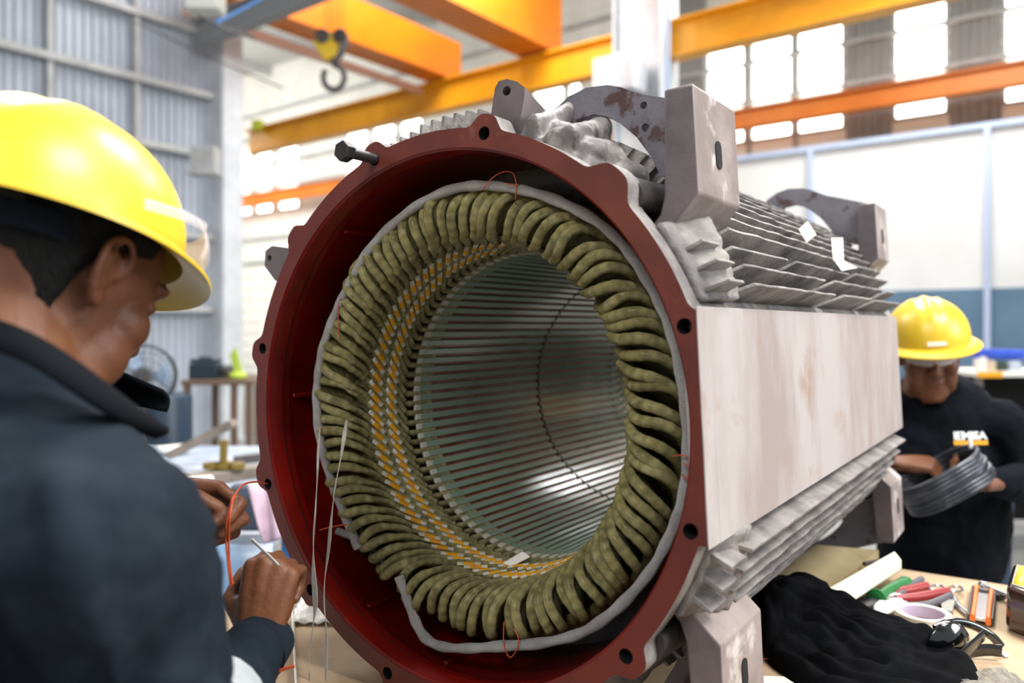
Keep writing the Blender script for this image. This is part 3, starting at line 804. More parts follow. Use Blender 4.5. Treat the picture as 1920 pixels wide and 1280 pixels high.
# ================================================================== the workbench and what lies on it
TZ = .915                                       # bench top height
def bench_pt(s, t, z): return V((-.1037, 1.088, 0)) + V((math.cos(TH), -math.sin(TH), 0)) * s + V((math.sin(TH), math.cos(TH), 0)) * t + V((0, 0, z))
bench = thing('workbench', 'large workbench covered in brown cardboard under the grey stator', 'table', bench_pt(0, .5, 0), (0, 0, -TH))
def bb(s0, s1, t0, t1, z0, z1): return box(s0, s1, t0 - .5, t1 - .5, z0, z1)
BS0, BS1, BT0, BT1 = -.62, .74, -.13, 1.07
obj('cardboard_cover', grid(lambda u, v: V((BS0 + (BS1 - BS0) * u, BT0 - .5 + (BT1 - BT0) * v, TZ + .0025 * noise.noise(V((u * 5, v * 5, 0))) + .0)), 40, 40), TABLE, parent=bench, solid=.004)
obj('table_top', bb(BS0 + .01, BS1 - .01, BT0 + .01, BT1 - .01, TZ - .05, TZ - .005), mat('bench_wood', '#7d6a52', .7), parent=bench, bevel=.003)
for s in (BS0 + .08, BS1 - .08):
    for t in (BT0 + .08, BT1 - .08): obj('leg', bb(s - .035, s + .035, t - .035, t + .035, 0, TZ - .05), GREYW, parent=bench, bevel=.004)
obj('stretcher', bb(BS0 + .08, BS1 - .08, BT1 - .10, BT1 - .06, .3, .36), GREYW, parent=bench)
# wooden cradle blocks that carry the stator
WOOD = mat('timber_block', '#8a765a', .75, '#77643f', 20, stretch=(.2, 1, 1), bump=.2)
BLUEC = mat('blue_sheet', '#2f79c4', .5, '#2a6fb8', 5, bump=.2)
for i, (t, lb) in enumerate(((.20, 'timber block under the front end of the stator'), (.92, 'timber block under the far end of the stator'))):
    g = prism([(-.26, 0), (.22, 0), (.22, .03), (.14, .018), (.05, .006), (-.08, .006), (-.14, .018), (-.22, .03)], [], -.045, .045, lambda u, v, d: V((u, d, v)))
    o = obj('timber_block', g, WOOD, loc=bench_pt(-.02, t, TZ + .0065), bevel=.003); o.rotation_euler = (0, 0, -TH); tag(o, lb, 'block')
def flat(name, pts, z, th, m, label, cat, bevel=.001, dx=0, **k):
    P = [on_z(x, y, z) for x, y in pts]
    if sum((P[i].x - P[i - 1].x) * (P[i].y + P[i - 1].y) for i in range(len(P))) > 0: P.reverse()
    g = prism([(p.x, p.y) for p in P], [], z, z + th, lambda u, v, d: V((u, v, d)))
    o = recenter(obj(name, g, m, bevel=bevel)); return tag(o, label, cat) if label else o
T0 = TZ + .004
flat('wood_board', [(1440, 1102), (1530, 1038), (1648, 1049), (1560, 1122)], T0, .022, mat('old_board', '#9a8a68', .8, '#857553', 9, stretch=(1, .3, 1), bump=.2), 'worn brownish board lying on the bench beyond the black cloth', 'board')
flat('foam_strip', [(1552, 1126), (1678, 1052), (1690, 1068), (1572, 1146)], T0 + .028, .022, mat('cream_foam', '#ece8cf', .7), 'cream coloured strip lying along the near edge of the worn board', 'strip', bevel=.003)
flat('plastic_sheet', [(1480, 1070), (1500, 1052), (1560, 1050), (1545, 1070)], T0 , .004, BLUEC, 'small bright blue sheet under the far end of the worn board', 'sheet')
# black cloth
def cloth():
    out2 = [(1405, 1150), (1436, 1118), (1462, 1100), (1500, 1100), (1545, 1118), (1566, 1150), (1610, 1163), (1700, 1178), (1745, 1196), (1790, 1225), (1835, 1262), (1838, 1330), (1700, 1345), (1560, 1330), (1480, 1268), (1440, 1235), (1425, 1200)]
    P = [on_z(x, y + 6, T0) for x, y in out2]
    P = smoothpts(P, 5, True); c = sum(P, V()) / len(P); c = c.lerp(on_z(1540, 1200, T0), .6)
    n = len(P); m = 44
    def hgt(p, q):
        e = 1 - q; a = min(1, e / .16); rim = math.sqrt(max(0, 1 - (1 - a) ** 2))
        sx = (p.x - c.x); k = max(0, 1 - (p - on_z(1480, 1165, T0)).length / .17)
        d = V((p.x * .8 - p.y * .6, p.x * .6 + p.y * .8, 0))
        f = .016 + .055 * k + .014 * abs(math.sin(d.y * 55 + 5 * noise.noise(d * 9))) ** .7 + .012 * noise.noise(p * 30) + .010 * abs(noise.noise(V((d.x * 14, d.y * 60, 0))))
        return rim * max(.008, f)
    g = G(); vs = []
    for j in range(m + 1):
        q = j / m
        for i in range(n):
            p = c.lerp(P[i], q); p = p + V((noise.noise(p * 12), noise.noise(p * 12 + V((5, 5, 5))), 0)) * .006 * q
            vs.append(V((p.x, p.y, T0 + hgt(p, q))))
    fs = [(j * n + i, j * n + (i + 1) % n, (j + 1) * n + (i + 1) % n, (j + 1) * n + i) for j in range(m) for i in range(n)]
    return g.add(vs, fs)
BLK = mat('black_jersey_cloth', '#040406', .95, '#07080b', 20, bump=.4, bscale=40, c3='#5a5448', s3=30, lo3=.76, hi3=.8, spec=.08)
o = obj('black_cloth', cloth(), BLK, sharp=0, sub=1); recenter(o); tag(o, 'crumpled black cloth garment lying on the cardboard at lower right', 'cloth')

STEEL = mat('polished_steel', '#c9c9cc', .22, metal=.9)
WHT = mat('white_coated_tool', '#e6e6e4', .35)
GRN = mat('green_handle', '#1f6a35', .4)
REDH = mat('red_grip', '#8f2a2c', .4)
GRY = mat('grey_grip', '#56545a', .5)
DKS = mat('dark_blade', '#3d3a3a', .45, '#2c2a2a', 10)
def pz(x, y, h=0): return on_z(x, y, T0 + h)
def loft(pts, rr, n=12, **k): return tube(smoothpts([pz(*p) for p in pts], 4), sum([[rr[i] if not isinstance(rr[i], tuple) else rr[i]] * (4 if i < len(rr) - 1 else 1) for i in range(len(rr))], []), n, up=V((0, 0, 1)), **k)
# trowel-like shears with green handle
t = thing('hand_trowel', 'green-handled scraper with a dark blade lying beside the cream strip', 'scraper')
obj('blade', prism([(p.x, p.y) for p in [pz(x, y) for x, y in ((1648, 1118), (1608, 1128), (1590, 1140), (1600, 1148), (1630, 1148), (1660, 1134))]], [], T0 + .004, T0 + .007, lambda u, v, d: V((u, v, d))), DKS, parent=t)
obj('handle', loft([(1642, 1122, .014), (1652, 1115, .016), (1668, 1104, .017), (1690, 1093, .017), (1700, 1086, .016)], [(.013, .012), (.009, .009), (.011, .009), (.013, .008), (.008, .006)]), GRN, parent=t)
obj('guard', tube([pz(1643, 1122, .014), pz(1648, 1119, .014)], (.02, .014), 14, up=V((0, 0, 1))), GRN, parent=t, bevel=.002)
base_of(t)
def pliers(name, label, piv, jaw, h1, h2, mj, m1, m2, w=.008, hr=.0065):
    t = thing(name, label, 'pliers')
    p = pz(*piv, .008)
    obj('jaw', tube([pz(*jaw[0], .009), pz(*jaw[1], .009), p], [(.005, .005), (w, .006), (w * 1.4, .007)], 10, up=V((0, 0, 1)), power=.7), mj, parent=t, bevel=.001)
    obj('pivot', tube([p + V((0, 0, -.003)), p + V((0, 0, .0095))], .005, 12), STEEL, parent=t)
    for h, m in ((h1, m1), (h2, m2)):
        a = smoothpts([p] + [pz(x, y, .009) for x, y in h], 4); k = len(a)
        obj('neck', tube(a[:max(3, k // 4 + 1)], [(w * .9, .005)] * max(3, k // 4 + 1), 10, up=V((0, 0, 1)), power=.7), mj, parent=t)
        obj('grip', tube(a[k // 4:], [hr * (.9 + .25 * math.sin(PI * i / (k - k // 4))) for i in range(k - k // 4)], 12), m, parent=t)
    return base_of(t)
pliers('wire_stripper', 'white wire stripper with grey grips lying in front of the red pliers', (1668, 1130), ((1646, 1152), (1655, 1143)), [(1690, 1112), (1706, 1100), (1728, 1085)], [(1712, 1135), (1745, 1132), (1782, 1116)], WHT, GRY, GRY, .017)
pliers('pliers', 'dark-jawed pliers with two red grips behind the white stripper', (1650, 1124), ((1606, 1142), (1628, 1134)), [(1672, 1112), (1705, 1106), (1738, 1098)], [(1690, 1122), (1730, 1118), (1778, 1108)], DKS, REDH, REDH, .010, .0085)
# scissors
t = thing('scissors', 'small chrome scissors with ring handles between red grips and the orange knife', 'scissors')
obj('blade', tube([pz(1788, 1118, .008), pz(1800, 1136, .006), pz(1819, 1149, .005)], [(.0045, .002), (.004, .002), (.001, .001)], 8, up=V((0, 0, 1))), STEEL, parent=t)
obj('blade', tube([pz(1784, 1119, .006), pz(1796, 1136, .004), pz(1812, 1151, .004)], [(.0045, .002), (.004, .002), (.001, .001)], 8, up=V((0, 0, 1))), STEEL, parent=t)
for cx, cy in ((1757, 1102), (1792, 1104)):
    obj('ring_handle', tube([pz(cx + 13 * math.cos(a), cy + 5 * math.sin(a), .010) for a in [2 * PI * k / 16 for k in range(16)]], .0028, 8, closed=True), STEEL, parent=t)
obj('shank', tube([pz(1769, 1105, .008), pz(1780, 1111, .008), pz(1788, 1118, .008)], .0032, 8), STEEL, parent=t)
base_of(t)
# glass-like small block
flat('whetstone', [(1766, 1150), (1764, 1131), (1790, 1131), (1786, 1153)], T0, .008, mat('grey_stone', '#8f8b84', .4), 'small grey rectangular stone between the tape roll and scissors', 'stone')
# tape roll
c = pz(1731, 1170); RR = .046
t = thing('tape_roll', 'roll of cream masking tape lying flat in front of the white stripper', 'tape')
obj('tape_ring', lathe([(RR - .009, .0), (RR, .0), (RR, .022), (RR - .009, .022), (RR - .009, .0)], 48).tf(MX.Translation(c)), mat('cream_tape', '#dcd3bd', .6), parent=t, bevel=.001, sharp=30)
obj('core', lathe([(RR - .0115, .001), (RR - .009, .001), (RR - .009, .0215), (RR - .0115, .0215), (RR - .0115, .001)], 48).tf(MX.Translation(c)), mat('lilac_core', '#b9a9c4', .6, '#c4b7cc', 30), parent=t)
base_of(t)
# utility knife
t = thing('snap_off_knife', 'snap-off knife with orange and black body lying at right on the cardboard', 'knife')
a, b = pz(1845, 1106, .008), pz(1838, 1162, .008); d = (b - a).normalized(); s_ = V((d.y, -d.x, 0))
for sgn in (-1, 1):
    obj('body_side', tube([a + s_ * sgn * .013, a.lerp(b, .5) + s_ * sgn * .012, b + s_ * sgn * .012], [(.0045, .008)] * 3, 10, up=V((0, 0, 1)), power=.7), mat('orange_plastic', '#e8722a', .35), parent=t)
    obj('grip_edge', tube([a + s_ * sgn * .019, b + s_ * sgn * .018], [(.003, .007)] * 2, 10, up=V((0, 0, 1))), DKS, parent=t)
obj('blade_channel', beam(a + d * .01, b - d * .002, .018, .006), STEEL, parent=t, bevel=.001)
obj('slider', beam(a + d * .008, a + d * .025, .017, .015), DKS, parent=t, bevel=.002)
base_of(t)
# chrome rod tool behind
t = thing('chrome_wrench', 'short chrome bar tool lying behind the orange knife', 'tool')
obj('bar', tube([pz(1842, 1098, .012), pz(1890, 1117, .012)], [(.006, .006)] * 2, 14), STEEL, parent=t, bevel=.001)
obj('bar_end', tube([pz(1840, 1097, .012), pz(1847, 1100, .012)], .010, 16), STEEL, parent=t, bevel=.001)
obj('dark_block', beam(pz(1848, 1108, .006), pz(1880, 1120, .006), .02, .012), DKS, parent=t, bevel=.002)
base_of(t)
# pen
t = thing('pen', 'dark pen lying on the worn board', 'pen')
obj('barrel', tube([on_z(1620, 1057, T0 + .028), on_z(1648, 1052, T0 + .028)], .0045, 10), DKS, parent=t)
obj('cap', tube([on_z(1648, 1052, T0 + .028), on_z(1660, 1054, T0 + .028)], .0042, 10), WHT, parent=t)
base_of(t)
# dark safety spectacles
t = thing('dark_glasses', 'shiny black wraparound safety glasses lying upside down on the cardboard', 'glasses')
GLB = mat('black_gloss_lens', '#0a0b0c', .05, coat=1)
lc = pz(1778, 1205)
lc = at(1778, 1199, 1.255)
def lens(u, v):
    a = 2 * PI * u; q = v
    return lc + V((.037 * q * math.cos(a) * (1.0 - .12 * math.sin(a)), -.014 * (1 - q * q) + .006 * q * math.cos(a), .029 * q * math.sin(a)))
obj('lens', grid(lens, 36, 10, 0, True), GLB, parent=t, solid=.0022, sharp=0)
br = smoothpts([at(1752, 1178, 1.255), at(1775, 1168, 1.262), at(1800, 1166, 1.268), at(1830, 1175, 1.27), at(1860, 1193, 1.27), at(1877, 1212, 1.27)], 6)
obj('brow_frame', tube(br, [(.0035 + .003 * math.sin(PI * i / len(br)), .007) for i in range(len(br))], 12, up=V((0, 0, 1))), GLB, parent=t)
tp_ = smoothpts([pz(1878, 1220, .016), pz(1850, 1218, .016), pz(1820, 1222, .012), pz(1790, 1232, .010), pz(1778, 1238, .008)], 5)
obj('temple', tube(tp_, [(.0025, .010)] * len(tp_), 10, up=V((0, 0, 1))), GLB, parent=t)
tp_ = smoothpts([pz(1785, 1240, .006), pz(1805, 1228, .018), pz(1828, 1205, .032), pz(1845, 1190, .04)], 5)
obj('lens', tube(tp_, [(.0018, .010)] * len(tp_), 10, up=V((0, 0, 1))), GLB, parent=t)
base_of(t)
flat('plastic_sliver', [(1866, 1218), (1872, 1215), (1893, 1231), (1885, 1233)], T0, .002, WHT, 'thin white plastic sliver beside the black glasses', 'sliver')
# dark glossy box with sticker, cropped by the frame
t = thing('black_case', 'glossy dark box with white and yellow sticker at the right edge of the bench', 'box')
q = [pz(1885, 1180), pz(1898, 1128), pz(1990, 1150), pz(1975, 1215)]
q2 = [p + V((.004, .004, .075)) for p in q]
obj('case_body', G().add(q + q2, [(0, 1, 2, 3), (4, 7, 6, 5), (0, 4, 5, 1), (1, 5, 6, 2), (2, 6, 7, 3), (3, 7, 4, 0)]), mat('brown_gloss', '#2a1713', .12, '#3b201a', 8, coat=.8), parent=t, bevel=.01, seg=3)
cc = sum(q2, V()) / 4
obj('sticker', G().add([cc.lerp(p, .8) + V((0, 0, .0012)) for p in q2], [(0, 1, 2, 3)]), PAPER, parent=t, solid=.0006)
obj('sticker_band', G().add([cc.lerp(q2[0], .75) + V((0, 0, .002)), cc.lerp(q2[1], .75) + V((0, 0, .002)), cc.lerp(q2[1], .75).lerp(cc.lerp(q2[2], .75), .35) + V((0, 0, .002)), cc.lerp(q2[0], .75).lerp(cc.lerp(q2[3], .75), .35) + V((0, 0, .002))], [(0, 1, 2, 3)]), YHAT, parent=t, solid=.0006)
base_of(t)
# knitted glove at the bottom edge
GLV = mat('grey_knit_glove', '#8b8478', .9, '#6d675c', 90, bump=.8, bscale=220)
t = thing('work_glove', 'grey knitted work glove at the bottom right edge of the bench', 'glove')
g = G()
for i, (x0, y0, x1, y1) in enumerate(((1832, 1275, 1880, 1262), (1840, 1285, 1900, 1272), (1850, 1300, 1912, 1284), (1860, 1312, 1915, 1300))):
    g.join(chain([pz(x0, y0, .012), pz((x0 + x1) / 2, (y0 + y1) / 2 - 2, .018), pz(x1, y1, .012)], [.011, .011, .009], 12))
g.join(ell(pz(1838, 1300, .014), (.035, .03, .014)))
o = obj('knit', g, GLV, parent=t); m = o.modifiers.new('r', 'REMESH'); m.mode = 'VOXEL'; m.voxel_size = .003; m.use_smooth_shade = True
g = tube([pz(1812, 1296, .013), pz(1826, 1296, .013)], [(.032, .012), (.034, .013)], 20, up=V((0, 0, 1))); obj('cuff', g, DKS, parent=t)
base_of(t)
flat('paper_label', [(1428, 1290), (1430, 1270), (1470, 1271), (1500, 1290)], T0, .003, PAPER, 'white printed paper lying beside the lower foot of the stator', 'paper')
o = obj('copper_wire', tube(smoothpts([pz(1432, 1235, .003), pz(1450, 1233, .006), pz(1468, 1228, .003)], 5), .0009, 6), COPPER); tag(recenter(o), 'bit of copper wire between the stator foot and black cloth', 'wire')
o = obj('black_rod', tube([pz(1482, 1256, .006), pz(1545, 1262, .006)], .006, 10), DKS); tag(recenter(o), 'thin black rod sticking out from under the black cloth', 'rod')
# crinkled plastic and carton under the flange at left
PLAST = mat('crinkled_plastic', '#e6e2de', .2, bump=.8, bscale=30, trans=.25, coat=.5)
def crink(pts, nx, ny, z, amp, label, m, name='plastic_sheet', seed=0):
    P = [on_z(x, y, z) for x, y in pts]
    g = grid(lambda u, v: P[0].lerp(P[1], u).lerp(P[3].lerp(P[2], u), v) + V((0, 0, amp * abs(noise.noise(V((u * 6 + seed, v * 9, 1)))) * 2 + .002)), nx, ny)
    return tag(recenter(obj(name, g, m, solid=.0015, sharp=20)), label, 'sheet')
crink([(548, 1172), (690, 1172), (665, 1120), (560, 1108)], 24, 14, T0, .010, 'crinkled clear plastic lying on the cardboard left of the flange', PLAST)
g = grid(lambda u, v: on_z(546 + 8 * v, 1160 + 160 * v, T0).lerp(on_z(552 + 8 * v, 1160 + 160 * v, T0), u) + V((0, 0, .02 * (1 - u))), 2, 12)
tag(recenter(obj('paper_strip', g, PAPER, solid=.001)), 'white strip standing on edge beside the lower sleeve of the man at left', 'strip')

# ------------------------------------------------------------------ background, left: benches, fan, bits
t = thing('side_bench', 'white covered bench with metal bars behind the hands of the man at left', 'table')
def hy(px, py, z): return on_z(px, py, z)
bx0, bx1, by0, by1 = -1.75, -.62, 2.05, 3.6
WB = mat('white_bench_cover', '#b4bac4', .5, '#8f9aac', 4)
obj('bench_top', box(bx0, bx1, by0, by1, .87, .90), WB, parent=t, bevel=.004)
for x in (bx0 + .06, bx1 - .06):
    for y in (by0 + .06, by1 - .06): obj('leg', box(x - .03, x + .03, y - .03, y + .03, 0, .87), GREYW, parent=t)
DRP = mat('pale_blue_plastic', '#cfe0f2', .3, '#8fb6e0', 4, bump=.4, bscale=12)
obj('side_cover', grid(lambda u, v: V((bx0 + (bx1 - bx0) * u, by0 - .012 - .02 * abs(noise.noise(V((u * 9, v * 3, 2)))) - .06 * v, .885 - .75 * v)), 40, 14), DRP, parent=t, solid=.002, sharp=0)
base_of(t)
RUST = mat('brownish_bar', '#8d8175', .6, '#6e6459', 8)
def bar(name, a, b, w, h, m, label, cat='bar'): return tag(recenter(obj(name, beam(a, b, w, h), m, bevel=.003)), label, cat)
bar('steel_channel', on_z(318, 868, .92) + V((0, 0, .03)), at(440, 792, 3.0) , .05, .03, RUST, 'long steel channel leaning up to the right across the side bench')
bar('steel_channel', on_z(330, 905, .92), on_z(590, 866, .92), .07, .04, RUST, 'grey brown steel channel lying flat along the side bench')
bar('steel_strip', on_z(440, 862, .92), on_z(560, 846, .92), .03, .03, DARKMET, 'dark steel strip at the back of the side bench, left of the flange')
bar('white_panel', on_z(300, 842, .93), on_z(355, 836, .93), .12, .01, PAPER, 'white panel lying at the left end of the side bench', 'panel')
bar('white_panel', on_z(345, 900, .95), on_z(400, 896, .95), .07, .008, PAPER, 'white sheet lying in front of the channels, above the upper hand', 'panel')
g = G()
for (x, y, r) in ((-.04, 0, .03), (.0, .01, .035), (.05, 0, .028)): g.join(tube([V((x, y, 0)), V((x, y, .02))], r, 10))
g.join(tube([V((0, .0, 0)), V((.004, 0, .10))], .014, 8))
o = obj('brass_fitting', g, mat('brass_brown', '#8a7434', .4, metal=.5), loc=on_z(418, 878, .945)); tag(o, 'brass coloured fitting standing on the flat channel', 'fitting')
# pink rag hanging over the bench corner
def rag(u, v):
    a = at(462 + 60 * u, 903 + 10 * u, 2.02); b = at(497 + 45 * u, 1020 - 18 * u, 1.92)
    p = a.lerp(b, v); return p + V((0, -.012 * math.sin(u * 9 + v * 3), .012 * math.sin(v * 5) * (1 - v)))
tag(recenter(obj('pink_rag', grid(rag, 18, 16), mat('pink_cloth', '#cdb3c2', .9, '#b39bad', 8), solid=.004, sharp=0)), 'pale pink rag hanging over the bench front beside the flange', 'rag')
tag(recenter(obj('dark_pouch', box(-.05, .05, -.02, .02, -.06, .06), mat('slate_cloth', '#4f5868', .8), loc=at(470, 950, 2.06), bevel=.01)), 'slate grey pouch hanging behind the upper hand', 'pouch')
g = grid(lambda u, v: at(528 + 60 * u, 1000 + 70 * v + 20 * u, 1.93 + .02 * v), 8, 8)
tag(recenter(obj('blue_sheet', g, BLUEC, solid=.003)), 'bright blue sheet seen just left of the flange rim', 'sheet')
# second bench further back
t = thing('side_bench', 'small rusty work table with tools against the columns at left', 'table')
FR = mat('rusty_frame', '#6b5648', .7)
ya = 5.0; z1_ = at(0, 712, ya).z
x0, x1 = at(345, 0, ya).x, at(478, 0, ya).x
obj('table_top', box(x0, x1, ya - .05, ya + .5, z1_ - .03, z1_), FR, parent=t)
for x in (x0 + .03, (x0 + x1) / 2 + .1, x1 - .03):
    for y in (ya - .02, ya + .45): obj('leg', box(x - .018, x + .018, y - .018, y + .018, 0, z1_ - .03), FR, parent=t)
obj('stretcher', box(x0, x1, ya - .03, ya, .35, .38), FR, parent=t)
base_of(t)
tag(recenter(obj('toolbox', box(-.09, .09, -.06, .06, 0, .10).join(box(-.085, .085, -.055, .055, .105, .13)).join(box(-.04, .04, -.01, .01, .13, .145)), mat('dark_teal_box', '#1d2c36', .4), loc=(at(386, 0, 5.1).x, 5.1, z1_), bevel=.006)), 'dark blue toolbox standing on the small rusty table', 'box')
g = tube([V((0, 0, 0)), V((-.04, 0, .17))], .015, 8).join(tube([V((.03, 0, 0)), V((-.02, 0, .2))], .012, 8)).join(ell((0, 0, .02), (.06, .05, .03)))
tag(recenter(obj('clamp', g, mat('lime_paint', '#a9bc3c', .5), loc=(at(446, 0, 5.1).x, 5.1, z1_))), 'lime coloured hand tool on the right end of the rusty table', 'tool')
tag(recenter(obj('vise', ell((0, 0, .05), (.06, .04, .04)).join(box(-.05, .05, -.02, .02, 0, .05)), DARKMET, loc=(at(425, 0, 5.1).x, 5.12, z1_))), 'small dark vise beside the toolbox', 'vise')
g = lathe([(.0, 0), (.15, 0), (.15, .62), (.14, .64), (0, .64)], 32)
tag(recenter(obj('drum', g, mat('dark_blue_drum', '#1c2f42', .4), loc=(at(310, 0, 4.6).x, 4.6, at(0, 745, 4.6).z - .64 + .02))), 'dark blue drum below the fan at left', 'drum')
g = box(-.35, .35, -.3, .3, 0, at(0, 745, 4.6).z - .62)
tag(recenter(obj('crate', g, GREYW, loc=(at(310, 0, 4.6).x, 4.6, 0), bevel=.01)), 'grey crate on the floor under the dark blue drum', 'crate')
# fan
fc = at(268, 705, 4.0); fr = .155
t = thing('pedestal_fan', 'round pedestal fan with wire guard behind the chin of the man at left', 'fan')
fn = V((.5, -.85, 0)).normalized(); fs_ = V((.85, .5, 0)).normalized()
def fp(a, r, d): return fc + fs_ * r * math.cos(a) + V((0, 0, 1)) * r * math.sin(a) + fn * d
g = G()
for d, r in ((.05, fr), (-.05, fr), (0, fr + .004)): g.join(tube([fp(2 * PI * k / 40, r, d) for k in range(40)], .005 if d else .008, 8, closed=True))
for r in (.05, .09, .125): g.join(tube([fp(2 * PI * k / 32, r, .06) for k in range(32)], .0018, 6, closed=True))
for k in range(28): a = 2 * PI * k / 28; g.join(tube([fp(a, .02, .065), fp(a, .10, .06), fp(a, fr, .045)], .0016, 6))
obj('wire_guard', g, mat('dark_guard', '#3a4048', .5), parent=t)
g = G()
for k in range(3):
    a = 2 * PI * k / 3
    g.join(grid(lambda u, v: fp(a + (u - .5) * 1.2 * (.5 + v * .5), .03 + .10 * v, .02 * (u - .5)), 6, 6))
obj('fan_blade', g, mat('fan_blade_blue', '#8fa4bd', .4), parent=t, solid=.003)
obj('motor_housing', tube([fp(0, 0, -.12), fp(0, 0, .02)], .045, 16), DARKMET, parent=t, bevel=.01)
obj('pole', tube([fc + V((0, 0, -.03)) - fn * .07, V((fc.x, fc.y, .03)) - fn * .07], .018, 12), DARKMET, parent=t)
obj('base', lathe([(0, 0), (.2, 0), (.19, .03), (.03, .05), (0, .05)], 32).tf(MX.Translation((fc.x - fn.x * .07, fc.y - fn.y * .07, 0))), DARKMET, parent=t)
base_of(t)
# ------------------------------------------------------------------ background, right: stocked shelf
t = thing('storage_rack', 'low storage rack with orange and white edge at the right, behind the seated tools', 'rack')
rk = PA - 5.9
Y1 = 5.0; xa, xb = at(1832, 0, Y1).x, at(2060, 0, Y1).x; zt_ = at(0, 697, Y1).z
obj('shelf_board', box(xa, xb, Y1, Y1 + .5, zt_ - .03, zt_), PAPER, parent=t)
obj('edge_band', box(xa, at(1878, 0, Y1).x, Y1 - .012, Y1 - .001, zt_ - .035, zt_ + .002), CRANEY, parent=t)
obj('shelf_board', box(xa, xb, Y1, Y1 + .5, .45, .48), GREYW, parent=t)
for x in (xa + .02, xb - .02):
    for y in (Y1 + .02, Y1 + .48): obj('post', box(x - .02, x + .02, y - .02, y + .02, 0, zt_ - .03), DARKMET, parent=t)
obj('back_panel', box(xa, xb, Y1 + .47, Y1 + .49, .1, zt_ - .03), BLACK, parent=t)
base_of(t)
t['label'] = 'storage rack with orange and white front edge, right of the bench man'
for (px, w, h, d, hexc, nm, lb, ct) in ((1842, .05, .10, .08, '#cfc4bd', 'plastic_bottle', 'pale plastic bottle at the left end of the storage rack', 'bottle'), (1860, .045, .07, .08, '#b9a78d', 'parts_tin', 'tan tin beside the pale bottle on the rack', 'tin'), (1880, .05, .06, .1, '#2c3a30', 'parts_tin', 'dark green tin under the blue roll on the rack', 'tin'), (1903, .06, .065, .1, '#a9b0bd', 'parts_tin', 'grey blue tin under the blue roll on the rack', 'tin')):
    x = at(px, 0, Y1 + .1).x
    g = lathe([(0, 0), (w * .8, 0), (w * .8, h * .8), (w * .5, h), (0, h)], 20)
    tag(obj(nm, g, mat(nm + '_paint', hexc, .5), loc=(x, Y1 + .12, zt_)), lb, ct)
o = obj('blue_roll', tube([V((-.15, 0, 0)), V((.17, .02, -.01))], .035, 16), mat('royal_blue', '#1d3fa8', .5, '#2c50c0', 8), loc=(at(1893, 0, Y1).x, Y1 + .12, zt_ + .112)); tag(o, 'royal blue roll lying on the tins of the rack', 'roll')
o = obj('green_tub', lathe([(0, 0), (.07, 0), (.085, .12), (.08, .12), (.065, .01), (0, .01)], 24), mat('lime_tub', '#7fc21c', .5), loc=(at(1886, 0, Y1).x, Y1 + .1, .48 + .34)); 
tag(o, 'bright green tub on the lower tier of the rack', 'tub')
o2 = obj('carton', box(-.2, .3, -.09, .3, 0, .335), mat('carton_dark', '#3a332c', .8), loc=(at(1886, 0, Y1).x, Y1 + .12, .48), bevel=.004); tag(o2, 'dark carton under the green tub on the rack', 'carton')

# ================================================================== people
def head_mesh():
    rows = [(-.122, .050, .018, .022, .018), (-.114, .046, .040, .040, .034), (-.098, .036, .055, .048, .048), (-.075, .026, .064, .052, .057), (-.05, .016, .070, .058, .062), (-.022, .006, .080, .068, .067),
            (0, .0, .088, .082, .070), (.03, -.004, .097, .096, .074), (.06, -.008, .100, .101, .076), (.085, -.010, .092, .094, .070), (.105, -.010, .073, .076, .056), (.12, -.008, .045, .048, .034), (.127, -.006, .015, .015, .012)]
    n = 36; g = G(); vs = []
    for z, x0, f, b, w in rows:
        for k in range(n):
            a = 2 * PI * k / n; c_, s_ = math.cos(a), math.sin(a)
            r = f if c_ > 0 else b
            vs.append(V((x0 + r * math.copysign(abs(c_) ** .92, c_), w * math.copysign(abs(s_) ** .92, s_), z)))
    m = len(rows)
    fs = [(i * n + k, i * n + (k + 1) % n, (i + 1) * n + (k + 1) % n, (i + 1) * n + k) for i in range(m - 1) for k in range(n)]
    fs += [tuple(range(n - 1, -1, -1)), tuple((m - 1) * n + k for k in range(n))]
    g.add(vs, fs)
    # nose, nostrils, lips, brow, cheeks, chin
    g.join(chain([V((.086, 0, .032)), V((.097, 0, .012)), V((.110, 0, -.012))], [.008, .0105, .0125], 14))
    for s in (-1, 1):
        g.join(ell((.098, .0125 * s, -.018), (.012, .0085, .0085)))
        g.join(ell((.082, .030 * s, .040), (.014, .026, .0085)))
        g.join(ell((.058, .044 * s, -.014), (.030, .026, .028))); g.join(ell((.050, .040 * s, -.048), (.034, .028, .040)))
        g.join(ell((.0835, .031 * s, .020), (.0105, .015, .0085)))
        g.join(ell((.040, .050 * s, -.070), (.030, .016, .028)))
    g.join(ell((.083, 0, -.048), (.015, .025, .0065))); g.join(ell((.081, 0, -.060), (.014, .021, .0075))); g.join(ell((.074, 0, -.098), (.020, .022, .016)))
    # ears
    for s in (-1, 1):
        pts = [V((x, s * (.071 + o), z)) for x, o, z in ((.010, .004, .006), (.014, .010, .022), (.004, .016, .036), (-.012, .020, .036), (-.022, .021, .022), (-.021, .020, .002), (-.013, .015, -.015), (-.003, .010, -.026), (.004, .005, -.022), (.006, .003, -.012))]
        g.join(tube(smoothpts(pts, 4), [.0042] * 37, 10))
        g.join(ell((-.006, s * .079, .004), (.015, .005, .028), rot=MX.Rotation(R(-12 * s), 3, 'Z')))
        g.join(ell((-.002, s * .080, -.022), (.008, .005, .009)))
        g.join(tube(smoothpts([V((-.002, s * .082, .024)), V((-.011, s * .089, .018)), V((-.010, s * .088, .0)), V((-.002, s * .083, -.010))], 4), .0030, 8))
    return g
